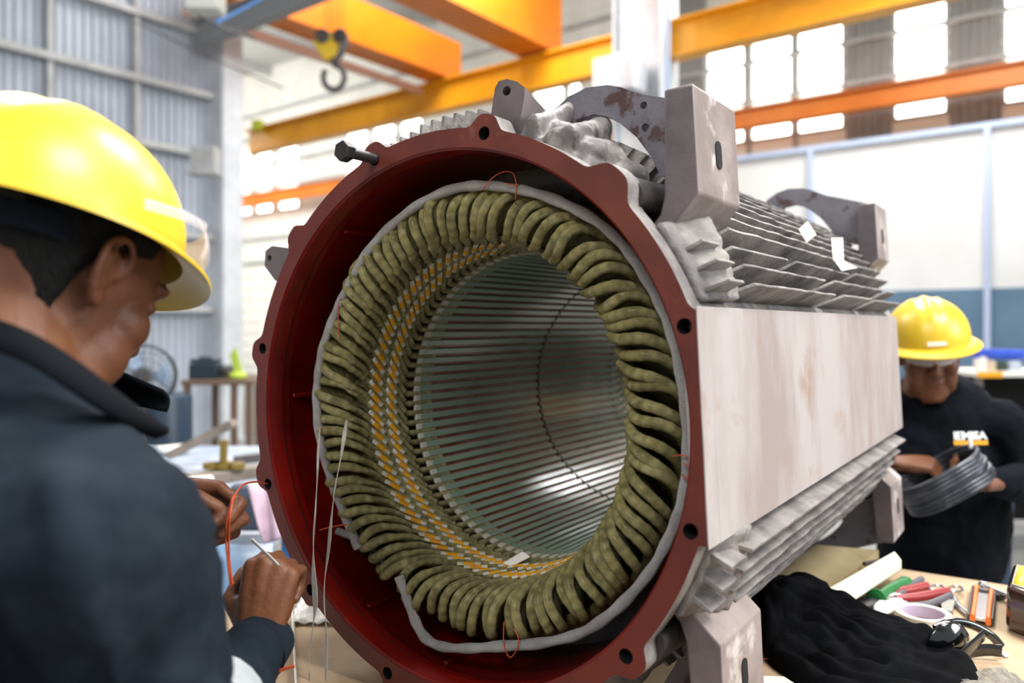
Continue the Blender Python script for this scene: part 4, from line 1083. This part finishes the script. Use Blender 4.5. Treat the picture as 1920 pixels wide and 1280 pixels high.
def hand_mesh(M4, side, curls=(70, 80, 50), spread=4, thumb=((.75, .55, -.30), (.35, .8, -.5), (.0, .85, -.55)), sc_=1.0, var=(0, 6, 10, 4)):
    "wrist at the origin, fingers along y, back of the hand +z; side = +1 thumb on +x"
    g = G()
    base = [(.026, .084), (.009, .090), (-.009, .086), (-.025, .078)]
    lens = [(.043, .027, .021), (.048, .031, .022), (.044, .029, .022), (.034, .022, .020)]
    rad = [(.0098, .0088, .0080, .0070), (.0100, .0090, .0082, .0072), (.0095, .0086, .0078, .0070), (.0086, .0076, .0070, .0062)]
    for i, (bx, by) in enumerate(base):
        w = V((bx * .55 * side, .004, 0)); kn = V((bx * side, by, .001 - .003 * abs(i - 1)))
        g.join(chain([w, w.lerp(kn, .6) + V((0, 0, .001)), kn], [.0150, .0140, .0112], 12))
        p = kn; ang = 0; dirx = math.radians((1.5 - i) * spread) * side
        pts = [kn]
        for j, L_ in enumerate(lens[i]):
            ang += R(curls[j] + var[i] * (1 if j < 2 else .5))
            d = V((math.sin(dirx) * math.cos(min(ang, 1.2)), math.cos(ang) * math.cos(dirx), -math.sin(ang)))
            p = p + d * L_; pts.append(p)
        g.join(chain(pts, list(rad[i]), 12))
        for j in (1, 2): g.join(ell(pts[j], (rad[i][j] * 1.12,) * 3))
    g.join(ell((.0, .045, -.006), (.036, .044, .0135)))
    p = V((.020 * side, .018, -.006)); pts = [p]
    for (dx, dy, dz), L_ in zip(thumb, (.042, .034, .028)):
        d = V((dx * side, dy, dz)).normalized(); p = p + d * L_; pts.append(p)
    g.join(chain(pts, [.0165, .0125, .0108, .0088], 12))
    for v in g.v: v *= sc_
    return g.tf(M4)
def frame(o, y, z):
    y = V(y).normalized(); z = V(z); z = (z - y * z.dot(y)).normalized(); x = y.cross(z)
    return MX.Translation(o) @ MX((( x.x, y.x, z.x, 0), (x.y, y.y, z.y, 0), (x.z, y.z, z.z, 0), (0, 0, 0, 1)))
def remesh(o, v, sm=3, f=.5):
    m = o.modifiers.new('fuse', 'REMESH'); m.mode = 'VOXEL'; m.voxel_size = v; m.use_smooth_shade = True
    if sm: s = o.modifiers.new('soft', 'SMOOTH'); s.factor = f; s.iterations = sm
def wrinkle(o, amp, size, seed=0):
    tx = bpy.data.textures.new('fold', 'CLOUDS'); tx.noise_scale = size; tx.noise_depth = 2
    m = o.modifiers.new('folds', 'DISPLACE'); m.texture = tx; m.strength = amp; m.mid_level = .5; m.texture_coords = 'LOCAL'
def helmet(M4, label, label_plate=False, side_panel=0):
    t = thing('hard_hat', label, 'hard hat')
    rx, ry, rz, z0 = .132, .114, .124, .040
    def prof(v, a):
        c_, s_ = math.cos(a), math.sin(a)
        if v <= 1:
            th = PI / 2 * v; x = rx * math.sin(th) ** .96 * c_ - .004; y = ry * math.sin(th) ** .96 * s_; z = z0 + rz * math.cos(th) ** .92
            w = math.exp(-(y / .010) ** 2) + .6 * math.exp(-((abs(y) - .034 - .10 * max(0, -x)) / .009) ** 2)
            f = max(0, min(1, (z - z0 - .02) / .05))
            return V((x, y, z + .0055 * w * f * min(1, math.sin(th) * 3 + .6)))
        q = v - 1; fr = max(0, c_); br_ = .026 + .014 * fr ** 1.5
        return V(((rx + br_ * q) * c_ - .004, (ry + (.026 + .004 * fr) * q) * s_, z0 - .004 * q - .008 * q * q - .004 * fr * q))
    rows = [i / 14 for i in range(15)] + [1.12, 1.35, 1.6, 1.85, 2.0]
    n = 72; vs = []
    for v in rows:
        vv = max(v, .004)
        for k in range(n): vs.append(prof(vv, 2 * PI * k / n))
    lo = []
    for v in (2.0, 1.5, 1.1, 1.0):
        for k in range(n): vs.append(prof(v, 2 * PI * k / n) - V((0, 0, .0035 if v > 1.01 else .004)))
    for v in (.97, .8, .6, .4, .2, .02):
        for k in range(n): p = prof(v, 2 * PI * k / n); c0 = V((0, 0, z0)); vs.append(c0 + (p - c0) * .972)
    m = len(rows) + 10
    fs = [(i * n + k, i * n + (k + 1) % n, (i + 1) * n + (k + 1) % n, (i + 1) * n + k) for i in range(m - 1) for k in range(n)]
    fs += [tuple(range(n)), tuple((m - 1) * n + k for k in range(n))]
    obj('shell', G().add(vs, fs).tf(M4), YHAT, parent=t, sharp=50)
    band = [V((.098 * math.cos(a) - .004, .080 * math.sin(a), .045)) for a in [2 * PI * k / 40 for k in range(40)]]
    obj('headband', tube(band, [(.0025, .016)] * 40, 8, up=V((0, 0, 1)), closed=True).tf(M4), DKS, parent=t)
    band = [V((-.06 * math.cos(a) - .05, .075 * math.sin(a), .022)) for a in [PI * k / 14 - PI / 2 for k in range(15)]]
    obj('nape_strap', tube(band, [(.002, .012)] * 15, 8, up=V((0, 0, 1))).tf(M4), NAVY, parent=t)
    if side_panel:
        s = side_panel; g = prism([(-.030, 0), (.022, 0), (.026, .022), (-.020, .034)], [], 0, .004, lambda u, v, d: V((u - .012, s * (ry - .004 - (v * .30) + d - abs(u) * .14), z0 + .006 + v)))
        obj('side_slot', g.tf(M4), YHAT, parent=t, bevel=.0015)
    if label_plate:
        g = prism([(-.024, 0), (.024, 0), (.024, .012), (-.024, .012)], [], 0, .002, lambda u, v, d: V((rx - .001 + d - abs(u) ** 2 * 4.5 - v * .12, u, z0 + .010 + v)))
        obj('front_label', g.tf(M4), PAPER, parent=t, bevel=.0005)
        g = prism([(-.034, 0), (.034, 0), (.020, .055), (-.020, .055)], [], 0, .004, lambda u, v, d: V((rx - .004 + d - abs(u) ** 2 * 5 - v * v * 5.2, u, z0 + .004 + v)))
        obj('front_panel', g.tf(M4), YHAT, parent=t, bevel=.0015)
    return base_of(t)
def face_bits(M4, t):
    g = G(); e = G()
    for s in (-1, 1):
        g.join(tube(smoothpts([V((.090, .012 * s, .043)), V((.092, .03 * s, .048)), V((.078, .05 * s, .042))], 4), [(.003, .004)] * 9, 8))
        e.join(ell((.0855, .031 * s, .021), (.0095, .0105, .0055)))
    obj('eyebrows', g.tf(M4), HAIR, parent=t); obj('eyes', e.tf(M4), mat('dark_eye', '#1a100c', .2), parent=t)
def cap_hair(M4, t, fx=.035):
    rows = [(-.075, .022, .064, .056), (-.05, .016, .070, .0635), (-.022, .006, .079, .0705), (0, .0, .091, .0755), (.03, -.004, .104, .0785), (.06, -.008, .108, .080), (.085, -.010, .102, .0755), (.105, -.010, .086, .064), (.12, -.008, .060, .047)]
    def hr(u, v):
        a = R(62 + 236 * u); c_, s_ = math.cos(a), math.sin(a)
        back = max(0, -c_)
        z0 = .052 - .022 * min(1, max(0, (.55 - c_) / .5)) - .100 * min(1, back * 1.6) ** 1.2
        z = z0 + (.119 - z0) * v
        for i in range(len(rows) - 1):
            if rows[i][0] <= z <= rows[i + 1][0]:
                k = (z - rows[i][0]) / (rows[i + 1][0] - rows[i][0]); x0, b, w = [rows[i][j] * (1 - k) + rows[i + 1][j] * k for j in (1, 2, 3)]; break
        ed = 1 - .03 * max(0, 1 - v * 6)
        return V((x0 + (b if c_ < 0 else .098) * c_ * ed, w * s_ * ed, z))
    o = obj('hair', grid(hr, 70, 26).tf(M4), HAIR, parent=t, solid=.006, sharp=0); wrinkle(o, .004, .012)

def person(label, Mh, joints, shirt_parts, shirt_mat, hands, group=None, neck=.056, arms=None, trouser=JEANS, vox=.0035, skin=SKIN):
    t = thing('person', label, 'person')
    nb, pelvis = joints['neck'], joints['pelvis']
    g = head_mesh().tf(Mh)
    hn = Mh @ V((-.022, 0, -.045))
    g.join(chain([Mh @ V((-.03, 0, .0)), hn, nb, nb.lerp(pelvis, .2)], [.060, neck, neck + .006, .08], 20))
    g.join(chain([nb.lerp(pelvis, .15), nb.lerp(pelvis, .5), pelvis], [.10, .10, .09], 16))
    for arm in arms: g.join(chain([nb.lerp(pelvis, .15)] + arm, [.05, .045, .036, .027][:len(arm) + 1], 14))
    for h in hands: g.join(h)
    o = obj('body', g, skin, parent=t, sharp=0); remesh(o, vox, 5)
    s = obj('shirt', shirt_parts, shirt_mat, parent=t, sharp=0); remesh(s, .0065, 8, .6); wrinkle(s, .024, .11); wrinkle(s, .009, .04)
    # legs and boots down to the floor
    g = G(); hd = joints['side']; b = G()
    for sg in (-1, 1):
        hp_ = pelvis + hd * .09 * sg; kn = V((hp_.x, hp_.y, .48)) + joints['fwd'] * .03; an = V((hp_.x, hp_.y, .09)) + hd * .03 * sg
        g.join(chain([hp_, kn, an], [.095, .07, .055], 16)); b.join(ell(an + joints['fwd'] * .06 + V((0, 0, -.045)), (.05, .05, .045))); b.join(chain([an + V((0, 0, -.045)), an + joints['fwd'] * .13 + V((0, 0, -.055))], [.045, .034], 12))
    g.join(ell(pelvis, (.15, .13, .12)))
    o = obj('trousers', g, trouser, parent=t, sharp=0); remesh(o, .012, 3)
    o = obj('boots', b, DKS, parent=t, sharp=0)
    return t

# ---- man at left, seen from behind
Lc = V((-.440, .745, H + .042))
ML = MX.Translation(Lc) @ MX.Rotation(R(66), 4, 'Z') @ MX.Rotation(R(30), 4, 'Y')
fwd = V((math.cos(R(48)), math.sin(R(48)), 0)); sd = V((math.sin(R(48)), -math.cos(R(48)), 0))
neckL = V((-.445, .690, H - .055)); pelL = V((-.56, .60, .86))
shR = V((-.303, .585, H - .165)); elR = V((-.312, .700, H - .400)); wrR = at(480, 1215, .945)
shL = V((-.555, .835, H - .13)); elL = V((-.52, .90, H - .36)); wrL = at(300, 930, 1.0)
hr_ = hand_mesh(frame(at(484, 1200, .955), (.10, .30, .95), (-.05, -.95, .30)), -1, (75, 85, 55), thumb=((.70, .55, -.35), (-.1, .9, -.45), (-.5, .6, -.5)))
hl_ = hand_mesh(frame(at(288, 930, 1.00), (.93, .05, -.10), (.05, .85, .52)), 1, (48, 78, 50), thumb=((.55, .55, -.55), (.1, .9, -.35), (-.25, .9, -.2)), var=(-12, 0, 6, 10))
sp_ = G()
sp_.join(chain([V((pelL.x, pelL.y, .80)), V((-.54, .60, H - .42)), V((-.50, .63, H - .24)), V((-.475, .665, H - .14))], [.165, .165, .150, .115], 24))
sp_.join(chain([V((-.46, .70, H - .34)), V((-.43, .74, H - .20))], [.14, .11], 20))
sp_.join(chain([V((-.475, .63, H - .115)), V((-.45, .665, H - .075))], [.095, .075], 20))
sp_.join(chain([neckL + V((0, 0, -.045)), shR + V((-.02, 0, .012)), shR], [.080, .076, .072], 20)); sp_.join(chain([neckL + V((0, 0, -.045)), shL], [.085, .080], 20))
sp_.join(chain([shR, shR.lerp(elR, .5), elR], [.076, .072, .064], 20)); sp_.join(chain([elR, elR.lerp(wrR, .5), wrR], [.062, .055, .038], 20))
sp_.join(chain([shL, elL], [.080, .062], 18)); sp_.join(chain([elL, elL.lerp(wrL, .5), wrL.lerp(elL, .12)], [.060, .052, .034], 18))
# big soft folds
for a, b, c, r in ((V((-.31, .525, H - .10)), V((-.28, .515, H - .17)), V((-.27, .545, H - .26)), .018), (V((-.36, .53, H - .08)), V((-.37, .50, H - .17)), V((-.40, .49, H - .27)), .020), (V((-.26, .56, H - .25)), V((-.235, .62, H - .30)), V((-.25, .66, H - .36)), .016), (V((-.30, .58, H - .30)), V((-.28, .62, H - .34)), V((-.25, .68, H - .355)), .018)):
    sp_.join(tube(smoothpts([a, b, c], 5), [r * math.sin(PI * (i + .6) / 11.4) for i in range(11)], 10))
tl = person('person in navy work shirt at left, seen from behind, threading orange twine', ML, dict(neck=neckL, pelvis=pelL, side=sd, fwd=fwd), sp_, NAVY, [hr_, hl_], arms=[[shR, elR, wrR], [shL, elL, wrL]])
cap_hair(ML, tl); face_bits(ML, tl)
# collar: a folded band standing round the neck
tp = smoothpts([V((-.40, .90, H - .075)), V((-.50, .86, H - .02)), V((-.535, .78, H + .015)), V((-.51, .68, H + .012)), at(-60, 592, .615), at(20, 612, .60), at(100, 652, .60), at(190, 716, .615), at(250, 762, .65), at(292, 792, .69), at(303, 800, .72)], 4)
bt = smoothpts([V((-.40, .91, H - .10)), V((-.52, .88, H - .07)), V((-.56, .78, H - .04)), V((-.54, .66, H - .04)), at(-80, 650, .59), at(20, 668, .575), at(100, 712, .575), at(185, 768, .59), at(240, 800, .625), at(272, 812, .665), at(290, 818, .70)], 4)
nT = len(tp) - 1
def coll(u, v):
    i = round(u * nT); p = tp[i].lerp(bt[i], v); c = V((-.45, .73, p.z)); return p + (p - c).normalized() * .008 * math.sin(PI * v)
obj('collar', grid(coll, nT, 6), COLLAR, parent=tl, solid=.005, sharp=0)
g = tube([elR.lerp(wrR, .30), elR.lerp(wrR, .48)], [.0605, .0565], 24); 
obj('reflective_band', g, REFL, parent=tl, sharp=30)
g = tube([wrR + (wrR - elR).normalized() * -.02, wrR + (wrR - elR).normalized() * .022], [(.041, .036), (.039, .034)], 24, up=V((0, 0, 1)))
obj('cuff', g, NAVY, parent=tl, solid=.003)
base_of(tl)
MHL = MX.Translation(Lc + V((-.008, 0, .002))) @ MX.Rotation(R(74), 4, 'Z') @ MX.Rotation(R(17.5), 4, 'Y') @ MX.Translation((.002, 0, .004))
helmet(MHL, 'yellow full brim hard hat on the head of the man at left', side_panel=-1)
# clear glasses pushed up on the helmet
t = thing('safety_glasses', 'clear safety glasses resting on the front of the left yellow hard hat', 'glasses')
def lensf(u, v):
    a = R(-62 + 124 * u); r = .158 - .010 * v + .008 * math.sin(PI * v)
    return V((r * math.cos(a) - .008, r * .84 * math.sin(a), .045 + .042 * v + .004 * math.cos(a * 3)))
obj('lens', grid(lensf, 30, 8).tf(MHL), CLEAR, parent=t, solid=.002, sharp=0)
for s in (-1, 1):
    pts = [V((.065, s * .118, .075)), V((.02, s * .130, .066)), V((-.03, s * .128, .055))]
    obj('temple', tube(smoothpts(pts, 4), [(.0015, .005)] * 9, 8, up=V((0, 0, 1))).tf(MHL), CLEAR, parent=t)
base_of(t)
# twine and tape in the hands
fh = loc2w(pol(.39, R(197.3), -.002))
tw = [fh + V((0, .004, 0)), at(482, 903, 1.15), at(457, 908, 1.02), at(440, 930, .95), at(431, 965, .925), at(429, 1010, .93), at(430, 1050, .93), at(436, 1095, .925)]
o = obj('orange_twine', tube(smoothpts(tw, 6), .0013, 8).join(tube(smoothpts([at(436, 930, .945), at(425, 975, .93), at(424, 1020, .93), at(432, 1098, .925)], 6), .0011, 8)), ORANGE); tag(recenter(o), 'orange twine held between both hands, running into the flange hole', 'twine')
o = obj('tape_end', tube(smoothpts([at(520, 1058, .935), at(498, 1036, .925), at(471, 1010, .92)], 4), [(.0042, .0018)] * 9, 8), TAPE); tag(recenter(o), 'short end of white tape held in the lower hand of the man at left', 'tape')
o = obj('orange_thread', tube(smoothpts([at(522, 1258, .90), at(538, 1252, .90), at(552, 1248, .90)], 4), .0018, 6), ORANGE); tag(recenter(o), 'orange thread end on the sleeve cuff at the bottom', 'thread')

# ---- man at right, facing the camera
Rc = at(1739, 668, 2.32)
MR = MX.Translation(Rc) @ MX.Rotation(R(-106), 4, 'Z') @ MX.Rotation(R(17), 4, 'Y') @ MX.Rotation(R(4), 4, 'X')
fw2 = V((-.28, -.96, 0)); sd2 = V((-.96, .28, 0))          # sd2: his right-hand side
nk = Rc + V((.02, .06, -.13)); pl = V((1.36, 2.46, .92))
sR = nk + sd2 * .185 + V((0, 0, -.075)); sL = nk - sd2 * .20 + V((0, 0, -.075))
eR = sR + V((-.02, -.06, -.28)); wR = at(1668, 872, 2.16)
eL = at(1945, 905, 2.26); wL = at(1868, 903, 2.12)
hR2 = hand_mesh(frame(at(1680, 868, 2.14), (.85, -.30, .05), (.1, -.35, .93)), -1, (50, 60, 40), thumb=((.3, .8, -.5), (.1, .9, -.5), (.1, .9, -.4)))
hL2 = hand_mesh(frame(at(1868, 905, 2.11), (-.92, -.12, .02), (.15, .25, -.95)), 1, (22, 35, 30), thumb=((.25, .50, .0), (-.15, .55, -.9), (-.2, .45, -.95)))
g2 = G()
g2.join(chain([V((pl.x - .02, pl.y, .74)), V((pl.x, pl.y, .86)), V((1.34, 2.44, H - .42)), V((1.31, 2.43, H - .30))], [.185, .175, .18, .17], 24))
g2.join(chain([nk + V((-.06, .02, -.17)), nk + V((.08, 0, -.17))], [.135, .135], 20)); g2.join(chain([nk + V((0, .01, -.07)), nk + V((0, .01, -.12))], [.085, .11], 20))
for s_, e_, w_ in ((sR, eR, wR), (sL, eL, wL)):
    g2.join(chain([nk + V((0, .01, -.085)), s_, s_.lerp(e_, .5), e_], [.085, .080, .070, .058], 18)); g2.join(chain([e_, e_.lerp(w_, .5), w_], [.056, .050, .036], 18))
tr = person('person in black long-sleeved top at right, holding a coil of dark strapping', MR, dict(neck=nk, pelvis=pl, side=sd2, fwd=fw2), g2, NAVY2, [hR2, hL2], arms=[[sR, eR, wR], [sL, eL, wL]], skin=SKIN2)
cap_hair(MR, tr); face_bits(MR, tr)
g = tube([nk + V((0.075 * math.cos(a), .070 * math.sin(a), -.012 + .028 * math.sin(a))) for a in [2 * PI * k / 28 for k in range(28)]], .007, 8, closed=True)
obj('neckband', g, NAVY2, parent=tr)
# chest print: white letters over a yellow bar
cu = bpy.data.curves.new('print', 'FONT'); cu.body = 'IEMISA'; cu.size = .030; cu.extrude = .0006; cu.offset = .0007; cu.space_character = .92
co_ = bpy.data.objects.new('print', cu); COL.objects.link(co_); dg = bpy.context.evaluated_depsgraph_get(); dg.update()
me = bpy.data.meshes.new_from_object(co_.evaluated_get(dg)); bpy.data.objects.remove(co_)
lc_ = at(1788, 824, 2.105)
lm = MX.Translation(lc_) @ MX.Rotation(R(3), 4, 'Z') @ MX.Rotation(R(82), 4, 'X')
wd = max(v.co.x for v in me.vertices); kx = .094 / wd
me.transform(lm @ MX.Diagonal((kx, 1, 1, 1))); me.materials.clear(); me.materials.append(WHT)
CHY = .04
lo = bpy.data.objects.new('chest_print', me); COL.objects.link(lo); lo.parent = tr
b_ = box(0, .094, -.014, -.003, -.0006, .0006).tf(lm); obj('chest_stripe', b_, CRANEY, parent=tr)
base_of(tr)
helmet(MR @ MX.Translation((0, 0, .010)) @ MX.Rotation(R(-6), 4, 'Y'), 'yellow full brim hard hat with white label on the head of the man at right', label_plate=True)
t = thing('safety_glasses', 'clear safety glasses worn by the man at right', 'glasses')
def lens2(u, v):
    a = R(-58 + 116 * u); return V((.104 * math.cos(a) + .002, .078 * math.sin(a) * 1.0, .006 + .034 * v))
obj('lens', grid(lens2, 24, 5).tf(MR), CLEAR, parent=t, solid=.002, sharp=0)
for s in (-1, 1): obj('temple', tube([V((.058, s * .068, .034)), V((.0, s * .082, .03))], (.0015, .004), 8, up=V((0, 0, 1))).tf(MR), CLEAR, parent=t)
base_of(t)
# coil of flat strapping held in both hands
STR = mat('grey_strapping', '#4d5058', .3, '#2f3238', 14, metal=.5, bump=.4, bscale=40)
ax_ = V((-.48, .10, .82)).normalized(); cc = at(1768, 900, 2.04)
xd = V((.86, -.05, .50)); xd = (xd - ax_ * xd.dot(ax_)).normalized(); yd = ax_.cross(xd)
t = thing('strapping_coil', 'coil of dark grey strapping held by the man at right', 'coil')
random.seed(5)
for k in range(8):
    o_ = (k - 3.5) * .0098; r1 = .112 + random.uniform(-.004, .004); q = random.uniform(-.004, .004)
    obj('strap_turn', tube([cc + ax_ * (o_ + .002 * math.sin(3 * a)) + xd * (r1 * math.cos(a) + q) + yd * r1 * .75 * math.sin(a) for a in [2 * PI * i / 56 for i in range(56)]], [(.006, .0052)] * 56, 10, closed=True), STR, parent=t)
obj('strap_end', tube(smoothpts([cc + ax_ * .035 + xd * .105, cc + ax_ * .055 + xd * .115, cc + ax_ * .05 + xd * .135], 4), .005, 8), WHT, parent=t)
base_of(t)

# repeats of one kind share a group
GR = {'timber_block': 'timber blocks under the stator', 'steel_channel': 'steel channels on the side bench', 'white_panel': 'white sheets on the side bench', 'parts_tin': 'tins on the storage rack', 'hard_hat': 'yellow hard hats', 'bridge_girder': 'orange bridge crane girders', 'steel_column': 'white steel columns'}
for o in COL.objects:
    n = o.name.split('.')[0]
    if o.parent is None and n in GR: o['group'] = GR[n]
